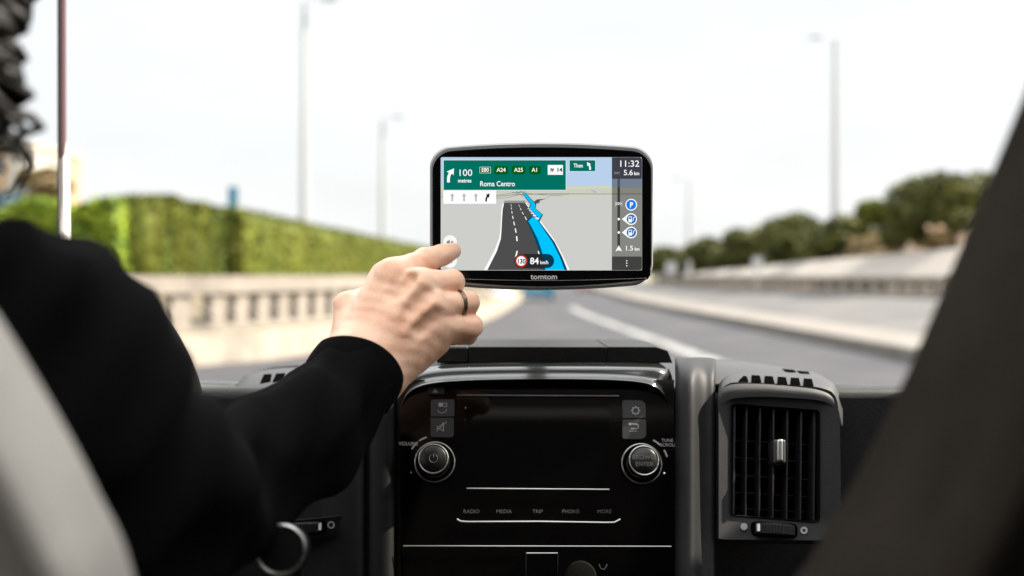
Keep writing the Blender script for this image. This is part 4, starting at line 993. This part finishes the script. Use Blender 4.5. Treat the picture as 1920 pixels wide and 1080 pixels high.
# map roads
mp = Scr(); dk = (110, 110, 108)
mp.line(Z([(165, 415), (523, 412), (640, 402), (760, 398), (860, 396), (1280, 397)]), 1.0, dk, 6)
mp.line(Z([(523, 405), (600, 395), (690, 385), (760, 397), (960, 410)]), .7, dk, 6); mp.line(Z([(523, 425), (600, 420), (680, 400), (850, 398)]), .7, dk, 6)
mp.line(Z([(625, 385), (655, 392), (690, 405), (700, 418)]), .8, dk, 6); mp.line(Z([(655, 376), (680, 395), (710, 410)]), .8, dk, 6); mp.line(Z([(800, 440), (850, 425), (900, 400), (1000, 399)]), .6, (150, 150, 145), 6)
mp.line(Z([(680, 376), (700, 395), (730, 430)]), .8, dk, 6); mp.line(Z([(625, 392), (670, 385), (720, 378)]), .6, dk, 6)
mp.poly(Z([(772, 445), (790, 432), (850, 428), (810, 440), (805, 455), (780, 462)]), (85, 85, 85), 6)
mp.poly(Z([(580, 440), (712, 440), (720, 462), (570, 462)]), (150, 150, 148), 6)
road = Z([(570, 455), (715, 455), (745, 500), (780, 545), (735, 575), (790, 660), (830, 780), (845, 893), (465, 893), (520, 770), (545, 690), (552, 640), (558, 520)])
mp.poly(road, (78, 78, 78), 7)
mp.poly(Z([(566, 458), (575, 458), (566, 500), (562, 560), (558, 640), (554, 690), (528, 770), (466, 893), (444, 893), (510, 770), (542, 690), (550, 640), (555, 560), (558, 500)]), W, 8)
mp.poly(Z([(712, 455), (718, 455), (745, 487), (738, 490)]), W, 8)
mp.poly(Z([(806, 575), (815, 575), (900, 690), (960, 800), (1003, 893), (984, 893), (930, 780), (870, 670)]), W, 8)
def dashes(centre, n, w0, w1, duty=.55):
    P_ = [Vector((*p, 0)) for p in centre]; tot = [0]
    for a, b in zip(P_, P_[1:]): tot.append(tot[-1]+(b-a).length)
    def pt(s):
        for j in range(len(P_)-1):
            if s <= tot[j+1] + 1e-6: return P_[j].lerp(P_[j+1], (s-tot[j])/(tot[j+1]-tot[j]))
        return P_[-1]
    edges_ = np.linspace(0, 1, n+1)**1.8
    for i in range(n):
        s0_, s1_ = edges_[i]*tot[-1], (edges_[i]+(edges_[i+1]-edges_[i])*duty)*tot[-1]; wd = w0+(w1-w0)*edges_[i]
        a, b = pt(s0_), pt(s1_); mp.line([(a.x, a.y), (b.x, b.y)], wd, W, 9)
dashes(Z([(621, 462), (624, 500), (634, 560), (650, 630), (660, 690), (661, 730)]), 8, .8, 3.0)
mp.line(Z([(661, 768), (650, 815)]), 2.6, W, 9)
dashes(Z([(671, 466), (690, 510), (720, 560), (755, 630), (785, 700), (800, 745)]), 8, .8, 3.0); mp.line(Z([(800, 768), (806, 800)]), 3, W, 9)
mo = mp.build('map_road', so)
rt = Scr(); DB = (2, 72, 104); CY = (0, 196, 255)
rt.poly(Z([(695, 390), (718, 390), (748, 425), (786, 464), (780, 490), (829, 532), (806, 578), (905, 710), (955, 810), (988, 893), (815, 893), (808, 790), (775, 690), (735, 600), (720, 572), (745, 545), (790, 542), (735, 488), (747, 465), (715, 425)]), DB, 10)
rt.poly(Z([(699, 392), (716, 392), (745, 427), (780, 466), (775, 490), (822, 531), (797, 575), (893, 715), (940, 810), (970, 893), (845, 893), (828, 790), (795, 690), (748, 600), (733, 575), (757, 550), (797, 545), (741, 487), (754, 466), (722, 427)]), CY, 11)
for i, (x, y) in enumerate(((738, 494), (748, 507), (759, 523), (772, 539), (789, 556))): rt.line(Z([(x-9, y-2), (x+9+i, y+2)]), 1.4+i*.35, (225, 250, 255), 12)
rt.build('route_line', so)
# green signpost panel
pn = Scr(); GR = (0, 113, 99)
x0, y0 = z(178, 174); x1, y1 = z(981, 374)
pn.poly([(x0, y0), (x1, y0), (x1, y1), (x0, y1)], (225, 245, 245), 13); pn.poly([(x0+.9, y0+.9), (x1-.9, y0+.9), (x1-.9, y1-.9), (x0+.9, y1-.9)], GR, 14)
pn.poly(Z([(203, 322), (222, 322), (222, 295), (228, 272), (238, 264), (246, 276), (249, 230), (200, 252), (216, 258), (206, 278), (203, 300)]), W, 15)
pn.text('100', *z(272, 279), 17.6, W, 15, sx=1.06, bold=.05); pn.text('metres', *z(274, 322), 10.4, W, 15, sx=.86, bold=.22)
pn.text('Roma Centro', *z(417, 346), 13.4, W, 15, sx=.88, bold=.18)
a = z(415, 220); b = z(489, 262); pn.poly(rrect(*a, *b, 1.5), (200, 230, 190), 15); pn.poly(rrect(a[0]+.9, a[1]+.9, b[0]-.9, b[1]-.9, 1), (45, 85, 35), 16); pn.text('E80', *z(452, 252), 10.2, W, 17, 'CENTER', .92, .2)
for tx, xa, xb in (('A24', 512, 601), ('A25', 626, 715), ('A1', 738, 814)):
    pn.poly(Z([(xa, 222), (xa+12, 214), (xb-12, 214), (xb, 222), (xb, 260), (xb-14, 269), (xa+14, 269), (xa, 260)]), (2, 92, 14), 15); pn.text(tx, *z((xa+xb)/2, 252), 10.4, W, 17, 'CENTER', .98, .2)
a = z(860, 208); b = z(959, 272); pn.poly([a, (b[0], a[1]), b, (a[0], b[1])], W, 15); pn.text('14', *z(936, 251), 10, (10, 10, 10), 16, 'CENTER', 1.1, .35)
pn.poly(Z([(876, 250), (880, 236), (874, 230), (888, 230), (884, 250)]), (10, 10, 10), 16); pn.poly(Z([(888, 252), (890, 238), (884, 238), (899, 228), (899, 240), (894, 252)]), (10, 10, 10), 16)
a = z(999, 174); b = z(1173, 252); pn.poly([a, (b[0], a[1]), b, (a[0], b[1])], (225, 245, 245), 13); pn.poly([(a[0]+.9, a[1]+.9), (b[0]-.9, a[1]+.9), (b[0]-.9, b[1]-.9), (a[0]+.9, b[1]-.9)], GR, 14)
pn.text('Then', *z(1028, 224), 10.4, W, 15, sx=.82, bold=.2); pn.poly(Z([(1130, 240), (1142, 240), (1141, 218), (1134, 206), (1142, 202), (1116, 189), (1118, 216), (1125, 210), (1130, 222)]), W, 15)
pn.build('direction_panel', so)
ln_ = Scr(); a = z(179, 374.5); b = z(523, 461); ln_.poly([a, (b[0], a[1]), b, (a[0], b[1])], W, 13)
for x in (237, 314, 391): ln_.poly(Z([(x-5, 445), (x+6, 445), (x+6, 412), (x+15, 412), (x, 392), (x-14, 412), (x-5, 412)]), (185, 183, 186), 14)
ln_.poly(Z([(452, 446), (464, 446), (464, 430), (470, 418), (478, 422), (481, 392), (456, 403), (463, 409), (454, 424)]), (5, 5, 5), 14)
ln_.build('lane_panel', so)
# buttons bottom left
bt = Scr()
for cx_, cy_ in ((223, 711), (223, 834)): bt.poly([z(cx_+45*math.cos(a_), cy_+45*math.sin(a_)) for a_ in np.linspace(0, 6.283, 33)[:-1]], (248, 248, 247), 13)
bt.poly(Z([(202, 704), (209, 704), (221, 694), (221, 728), (209, 718), (202, 718)]), (120, 120, 120), 14)
bt.line(Z([(229, 704), (243, 719)]), 1.1, (10, 10, 10), 14); bt.line(Z([(243, 704), (229, 719)]), 1.1, (10, 10, 10), 15)
bt.line(Z([(210, 821), (237, 848)]), 1.2, (10, 10, 10), 14); bt.line(Z([(237, 821), (210, 848)]), 1.2, (10, 10, 10), 15)
bt.build('map_button', so)
# speed badge
sp = Scr(); pill = [z(686+55*math.cos(a_)*.82, 834+46*math.sin(a_)) for a_ in np.linspace(math.pi/2, 3*math.pi/2, 14)] + [z(856+46*math.cos(a_), 834+46*math.sin(a_)) for a_ in np.linspace(-math.pi/2, math.pi/2, 14)]
sp.poly(pill, (36, 42, 46), 13)
sp.poly([p for p in [z(820, 788), z(856, 788)] + [z(856+46*math.cos(a_), 834+46*math.sin(a_)) for a_ in np.linspace(-math.pi/2, math.pi/2, 14)][1:-1] + [z(856, 880), z(845, 880)]], (8, 58, 82), 14)
for r_, c_, l_ in ((41, (185, 45, 25), 15), (31, W, 16)): sp.poly([z(687+r_*math.cos(a_), 834+r_*math.sin(a_)) for a_ in np.linspace(0, 6.283, 33)[:-1]], c_, l_)
sp.text('130', *z(687, 850), 12.2, (10, 10, 10), 17, 'CENTER', .90, .3); sp.text('84', *z(744, 854), 17, W, 17, sx=.98, bold=.35); sp.text('km/h', *z(810, 854), 9.2, W, 17, sx=.84, bold=.15)
sp.build('speed_badge', so)
# right hand route bar
sb = Scr()
sb.poly([(xl, 295.3), (xr-3, 295.3), (xr-.3, 298), (xr-.3, 335.5), (xl, 335.5)], (62, 64, 74), 5); sb.poly([(xl, 335.5), (xr-.3, 335.5), (xr-.3, 352), (xl, 352)], (116, 128, 143), 5)
sb.poly([(xl, 352), (xr-.3, 352), (xr-.3, 363.5), (xl, 363.5)], (133, 134, 122), 5); sb.poly([(xl, 363.5), (xr-.3, 363.5), (xr-.3, 481), (xl, 481)], (134, 135, 130), 5)
sb.poly([(xl, 481), (xr-.3, 481), (xr-.3, 504), (xr-3, 506.7), (xl, 506.7)], (66, 66, 64), 5); sb.line([(xl, 363.8), (xr-.3, 364)], 1, (66, 66, 64), 7)
sb.poly([(1157.3, 335.5), (1162.3, 335.5), (1162.3, 352), (1157.3, 352)], (72, 84, 97), 6); sb.poly([(1157.3, 352), (1162.3, 352), (1162.3, 466), (1157.3, 466)], (62, 62, 58), 6)
sb.text('11:32', 1198.8, 312.8, 16.8, W, 8, 'RIGHT', 1.06, .1); sb.text('5.6', 1186.6, 328.6, 14.2, W, 8, 'RIGHT', 1.04, .12); sb.text('km', 1198.6, 328.6, 9.8, W, 8, 'RIGHT', .84, .18)
sb.text('1.5', 1187.4, 469.8, 13, W, 8, 'RIGHT', 1.04, .12); sb.text('km', 1198.8, 469.8, 8.8, W, 8, 'RIGHT', .84, .18)
def flag(x, y, s_, c):
    sb.line([(x-5*s_, y-3.8*s_), (x-5*s_, y+3.8*s_)], .5, c, 8); sb.line([(x+5*s_, y-3.8*s_), (x+5*s_, y+3.8*s_)], .5, c, 8)
    for i in range(6):
        for j in range(3):
            if (i+j) % 2 == 0: sb.poly([(x+(-4.2+i*1.4)*s_, y+(-2.6+j*1.4)*s_), (x+(-2.8+i*1.4)*s_, y+(-2.6+j*1.4)*s_), (x+(-2.8+i*1.4)*s_, y+(-1.2+j*1.4)*s_), (x+(-4.2+i*1.4)*s_, y+(-1.2+j*1.4)*s_)], c, 8)
flag(1156.5, 325, .85, (150, 150, 158)); flag(1159.8, 382.6, 1.25, (235, 235, 235))
for y in (411, 436): sb.poly(circ(1159.9, y, 2.4), W, 8)
sb.poly([(1159.8, 460), (1166.2, 471.5), (1159.8, 469), (1153.6, 471.5)], W, 8)
for y in (489, 493.6, 498.4): sb.poly(circ(1174.8, y, 1.2, 10), W, 8)
sb.build('route_bar', so)
ic = Scr(); ic.poly(circ(1183.2, 384, 11, 28), W, 8); ic.poly(circ(1183.2, 384, 9.2, 28), (20, 120, 235), 9); ic.text('P', 1183.4, 388.6, 13, W, 10, 'CENTER', .9, .5)
for y in (411, 436):
    ic.poly([(1165.8, y), (1175, y-7.6)] + circ(1183, y, 11, 22, 228, 492) + [(1175, y+7.6)], W, 8); ic.poly(circ(1183.4, y, 8.8, 26), (38, 112, 185), 9)
    ic.poly([(1178, y-5), (1184.5, y-5), (1184.5, y+6), (1178, y+6)], W, 10); ic.poly([(1179.2, y-3.8), (1183.3, y-3.8), (1183.3, y), (1179.2, y)], (38, 112, 185), 11)
    ic.line([(1185, y+3), (1187.4, y+2), (1187, y-1.5), (1189.8, y-4.5)], 1.2, W, 10)
ic.build('place_icon', so)

# ================================================================== PERSON
person = empty('person', (-.35, .45, .95), label='person in a black long sleeve top reaching out to touch the satnav', cat='person')
def pp(x, y, Y): return tuple(P(x, y, Y))
S8 = .85/2000
def hand_f(X):
    W_ = {}
    wr = [(661, 668, .800), (702, 702, .794)]
    mcp = {'i': (738, 517, .824), 'm': (787, 533, .812), 'r': (806, 574, .809), 'p': (820, 611, .815)}
    d = caps(X, pp(650, 672, .806), pp(722, 512+8, .838), .0135, .0125)
    rads = {'i': .0118, 'm': .0115, 'r': .0110, 'p': .0105}
    src = {'i': (668, 660, .806), 'm': (682, 672, .800), 'r': (698, 684, .797), 'p': (710, 702, .797)}
    for k in 'imrp': d = smin(d, caps(X, pp(*src[k]), pp(*mcp[k]), .0135, rads[k]), .014)
    d = smin(d, caps(X, pp(722, 725, .800), pp(812, 640, .820), .0085, .0125), .016)           # outer edge of the palm
    d = smin(d, caps(X, pp(700, 640, .825), pp(775, 575, .835), .016, .016), .016)             # palm fill
    d = smin(d, caps(X, pp(560, 800, .748), pp(664, 688, .797), .030, .0245), .016)            # forearm
    d = smin(d, caps(X, pp(600, 810, .752), pp(702, 716, .794), .022, .0150), .016)
    # knuckle heads and tendons on the back
    for k in 'imrp':
        a = mcp[k]; d = smin(d, caps(X, pp(a[0]-3, a[1]+4, a[2]-.004), pp(a[0]+2, a[1], a[2]-.0035), .0082, .0082), .006)
        s_ = src[k]; m1 = [s_[i]*.45+a[i]*.55 for i in range(3)]
        d = smin(d, caps(X, pp(m1[0], m1[1], m1[2]-.0112), pp(a[0], a[1], a[2]-.0100), .0012, .0022), .006)
    ch = {'i': [(mcp['i'], .0122), ((797, 489, .848), .0098), ((829, 478, .862), .0082), ((850, 470.5, .8725), .0066)],
          'm': [(mcp['m'], .0112), ((847, 529, .829), .0094), ((842, 552, .855), .0080), ((815, 560, .862), .0072)],
          'r': [(mcp['r'], .0106), ((876, 568, .826), .0090), ((872, 590, .852), .0078), ((845, 598, .860), .0070)],
          'p': [(mcp['p'], .0104), ((883, 612, .824), .0086), ((877, 627, .846), .0074), ((850, 632, .856), .0066)]}
    fin = []
    for k in 'imrp':
        c = ch[k]; f = None
        for (a, ra), (b, rb) in zip(c, c[1:]):
            mid = tuple((u+v)/2 for u, v in zip(a, b)); rm = (ra+rb)/2*.955
            s_ = smin(caps(X, pp(*a), pp(*mid), ra, rm), caps(X, pp(*mid), pp(*b), rm, rb), .003)
            f = s_ if f is None else smin(f, s_, .004)
        fin.append(f)
    # thumb folded away behind the hand, only its base knuckle in view
    th = smin(caps(X, pp(655, 660, .815), pp(653, 574, .838), .0150, .0108), caps(X, pp(653, 574, .838), pp(700, 552, .870), .0105, .0090), .006)
    th = smin(th, caps(X, pp(700, 552, .870), pp(742, 545, .880), .0092, .0080), .004)
    f = fin[0]
    for g_ in fin[1:]: f = smin(f, g_, .0016)
    d = smin(d, f, .0075); d = smin(d, th, .010)
    # hollows between the metacarpals and creases
    for a, b, r_, dp in ((('i'), ('m'), .0040, .0098), (('m'), ('r'), .0030, .0088), (('r'), ('p'), .0030, .0085)):
        A, B_ = mcp[a], mcp[b]; c = [(u+v)/2 for u, v in zip(A, B_)]
        d = smax(d, -(caps(X, pp(c[0]-26, c[1]+26, c[2]-.0190), pp(c[0]+6, c[1]-1, c[2]-.0165), r_, r_*1.25)), .006)
    for (x, y, Y) in ((829, 473, .8555), (833, 472, .8545)):
        d = d + .00035*np.exp(-(((X[0]-P(x, y, Y).x)/.0007)**2))*np.exp(-(((X[2]-P(x, y, Y).z)/.006)**2))
    n_ = .00022*np.sin(X[0]*410+X[2]*260+2*np.sin(X[1]*180))*np.sin(X[2]*350-X[0]*190)
    return d + n_
lo = P(590, 790, .76); 
body_lo = (P(560, 0, .78).x, .755, P(0, 790, .80).z-.01); body_hi = (P(905, 0, .84).x+.012, .905, P(0, 455, .85).z+.004)
sdf_obj('body', hand_f, body_lo, body_hi, .00085, M['skin'], person)
# redness of knuckles and finger joints, kept as pigment on the mesh
hb = bpy.data.objects['body'].data
co = np.empty(len(hb.vertices)*3, np.float32); hb.vertices.foreach_get('co', co); co = co.reshape(-1, 3)
red = np.zeros(len(co), np.float32)
for x, y, Y, r, s_ in ((738, 512, .811, .011, .6), (787, 530, .800, .010, .75), (806, 572, .798, .010, .9), (822, 608, .803, .010, .8), (797, 486, .840, .007, .5), (848, 472, .868, .005, .5),
                       (850, 529, .822, .007, .4), (883, 612, .816, .008, .5), (775, 555, .802, .010, .5), (700, 600, .806, .016, .3), (760, 640, .802, .014, .35)):
    c = np.array(P(x, y, Y)); red = np.maximum(red, s_*np.exp(-((co-c)**2).sum(1)/(r*r)))
at_ = hb.attributes.new('redness', 'FLOAT', 'POINT'); at_.data.foreach_set('value', red)
t = M['skin'].node_tree; mm = t.nodes[M['skin']['mix']]; bs = t.nodes['Principled BSDF']
an = t.nodes.new('ShaderNodeAttribute'); an.attribute_name = 'redness'
m2 = t.nodes.new('ShaderNodeMix'); m2.data_type = 'RGBA'; m2.inputs[7].default_value = (.62, .25, .17, 1)
t.links.new(an.outputs['Fac'], m2.inputs[0]); t.links.new(mm.outputs[2], m2.inputs[6]); t.links.new(m2.outputs[2], bs.inputs['Base Color'])

# finger ring
a_, b_ = P(806, 574, .809), P(876, 568, .826); ax_ = (b_-a_).normalized(); cR = a_.lerp(b_, .80)
Mr = Matrix.Translation(cR) @ ax_.to_track_quat('Z', 'Y').to_matrix().to_4x4()
mb = MB(); n = 48
for h_ in (-.0007, .0007): mb.tube([Mr @ Vector((.00975*math.cos(2*math.pi*i/n), .00975*math.sin(2*math.pi*i/n), h_)) for i in range(n)], .0009, 8, closed=True)
mb.build('finger_ring', M['ring'], person)

# sleeve and torso
def top_f(X):
    sh = pp(-20, 748, .45)
    d = caps(X, sh, pp(250, 930, .54), .0745, .056)
    d = smin(d, caps(X, pp(250, 930, .54), pp(350, 950, .615), .055, .045), .03)
    d = smin(d, caps(X, pp(350, 950, .615), pp(560, 818, .725), .044, .0372), .03)
    d = smin(d, caps(X, pp(560, 822, .725), pp(625, 752, .768), .0385, .0325), .02)
    d = smin(d, caps(X, pp(625, 752, .768), pp(662, 700, .790), .0320, .0300), .012)
    d = smin(d, caps(X, pp(640, 775, .765), pp(690, 715, .786), .0250, .0225), .012)
    t1 = ell(X, (-.36, .42, 1.80), (.19, .12, .22)); d = smin(d, t1, .06)
    d = smin(d, ell(X, (-.37, .43, 1.5), (.18, .13, .32)), .08)
    d = smin(d, caps(X, (-.5, .44, 1.94), (-.24, .44, 1.945), .07, .07), .05)
    d = smin(d, caps(X, (-.5, .44, 1.94), (-.62, .6, 1.72), .07, .05), .04); d = smin(d, caps(X, (-.62, .6, 1.72), (-.56, .74, 1.86), .048, .034), .03)
    # folds of the cloth round elbow and shoulder
    fold = .0035*np.sin(X[0]*70+X[2]*95+3*np.sin(X[1]*22))*np.exp(-((X[0]+.17)/.12)**2) + .0018*np.sin(X[0]*150-X[2]*120+X[1]*60)
    d = d + fold
    # neckline
    d = smax(d, -(caps(X, (-.36, .46, 2.03), (-.36, .49, 2.25), .062, .062)), .012)
    # cut the sleeve at the cuff
    c = P(668, 684, .795); nrm = (P(735, 618, .80) - P(640, 722, .775)).normalized()
    curve = ((X[0]-c.x)*nrm.x + (X[1]-c.y)*nrm.y + (X[2]-c.z)*nrm.z)
    side = (X[0]-c.x)*.72 - (X[2]-c.z)*.69
    cut = curve - .012 - .30*side + 9.0*side*side
    d = smax(d, cut, .003)
    inner = caps(X, pp(640, 735, .775), pp(720, 640, .806), .0265, .0265)
    return d
sdf_obj('sweater', top_f, (-.72, .28, 1.2), (-.085, .84, 2.06), .0032, M['sweater'], person)
# cuff hem: a slightly raised band
def cuff_f(X):
    d = smin(caps(X, pp(625, 752, .768), pp(662, 700, .790), .0330, .0312), caps(X, pp(640, 775, .765), pp(693, 712, .786), .0260, .0235), .012)
    d = smin(d, caps(X, pp(662, 700, .79), pp(676, 680, .797), .0312, .0300), .01)
    c = P(668, 684, .795); nrm = (P(735, 618, .80) - P(640, 722, .775)).normalized()
    q = ((X[0]-c.x)*nrm.x + (X[1]-c.y)*nrm.y + (X[2]-c.z)*nrm.z); side = (X[0]-c.x)*.72 - (X[2]-c.z)*.69
    q = q - .30*side + 9.0*side*side
    d = smax(d, q-.0135, .0025); d = smax(d, -(q+.013), .002)
    return d
sdf_obj('cuff', cuff_f, (P(560, 0, .78).x, .73, P(0, 800, .79).z), (P(770, 0, .80).x, .84, P(0, 590, .79).z), .0011, M['sweater'], person)

# head, neck and face
def head_f(X):
    hc = (-.290, .455, 2.205)
    d = ell(X, hc, (.072, .092, .095)); d = smin(d, ell(X, (-.290, .49, 2.15), (.055, .062, .068)), .03)
    d = smin(d, caps(X, (-.33, .435, 1.98), (-.293, .445, 2.13), .056, .050), .02)
    d = smin(d, caps(X, (-.290, .538, 2.19), (-.290, .560, 2.163), .008, .011), .012)
    d = smin(d, caps(X, (-.305, .545, 2.122), (-.275, .545, 2.122), .007, .007), .008)
    d = smin(d, caps(X, (-.30, .525, 2.085), (-.28, .525, 2.085), .017, .017), .02)
    for s_ in (-1, 1):
        d = smax(d, -(ell(X, (-.290+s_*.031, .548, 2.188), (.018, .014, .011))), .010); d = smin(d, ell(X, (-.290+s_*.031, .532, 2.188), (.0125, .0125, .0115)), .003)
        d = smin(d, ell(X, (-.290+s_*.073, .45, 2.175), (.009, .018, .032)), .008)
    return d
ho = sdf_obj('head', head_f, (-.42, .33, 1.94), (-.17, .60, 2.33), .003, M['skin'], person)
# hair: a cap of loose dark curls
mb = MB(); rnd = random.Random(3)
def curl(p, length, amp, r, drift, ph=None):
    n_ = 16; ph = rnd.uniform(0, 6.28) if ph is None else ph; q = []
    turns = rnd.uniform(1.6, 3.2)
    for i in range(n_):
        t_ = i/(n_-1); a = ph + t_*turns*6.283
        q.append(p + drift*t_ + Vector((amp*math.cos(a)*min(1, t_*3), amp*math.sin(a)*min(1, t_*3), -length*t_)))
    mb.tube(q, [r*(1-.75*(i/(n_-1))**2) for i in range(n_)], 5)
for i in range(800):
    a = rnd.uniform(0, 6.283); e = rnd.uniform(-.35, 1.5)
    if math.sin(a) > .55 and e < .75: continue                   # leave the face free
    dirv = Vector((math.cos(a)*math.cos(e), math.sin(a)*math.cos(e), math.sin(e)))
    p = Vector((-.293, .45, 2.205)) + Vector((dirv.x*.071, dirv.y*.093, dirv.z*.10))
    curl(p, rnd.uniform(.03, .08), rnd.uniform(.004, .009), rnd.uniform(.003, .006), Vector((dirv.x, dirv.y, 0))*rnd.uniform(.0, .012))
for i in range(150):                                              # locks hanging beside the neck, at the frame edge
    p = Vector((-.220+rnd.uniform(-.024, .008), .42+rnd.uniform(-.03, .03), 2.12+rnd.uniform(-.03, .01)))
    curl(p, rnd.uniform(.03, .065), rnd.uniform(.003, .008), .0038, Vector((rnd.uniform(-.004, .020), 0, 0)))
mb.build('hair', M['hair'], person, ang=180, fix=False)
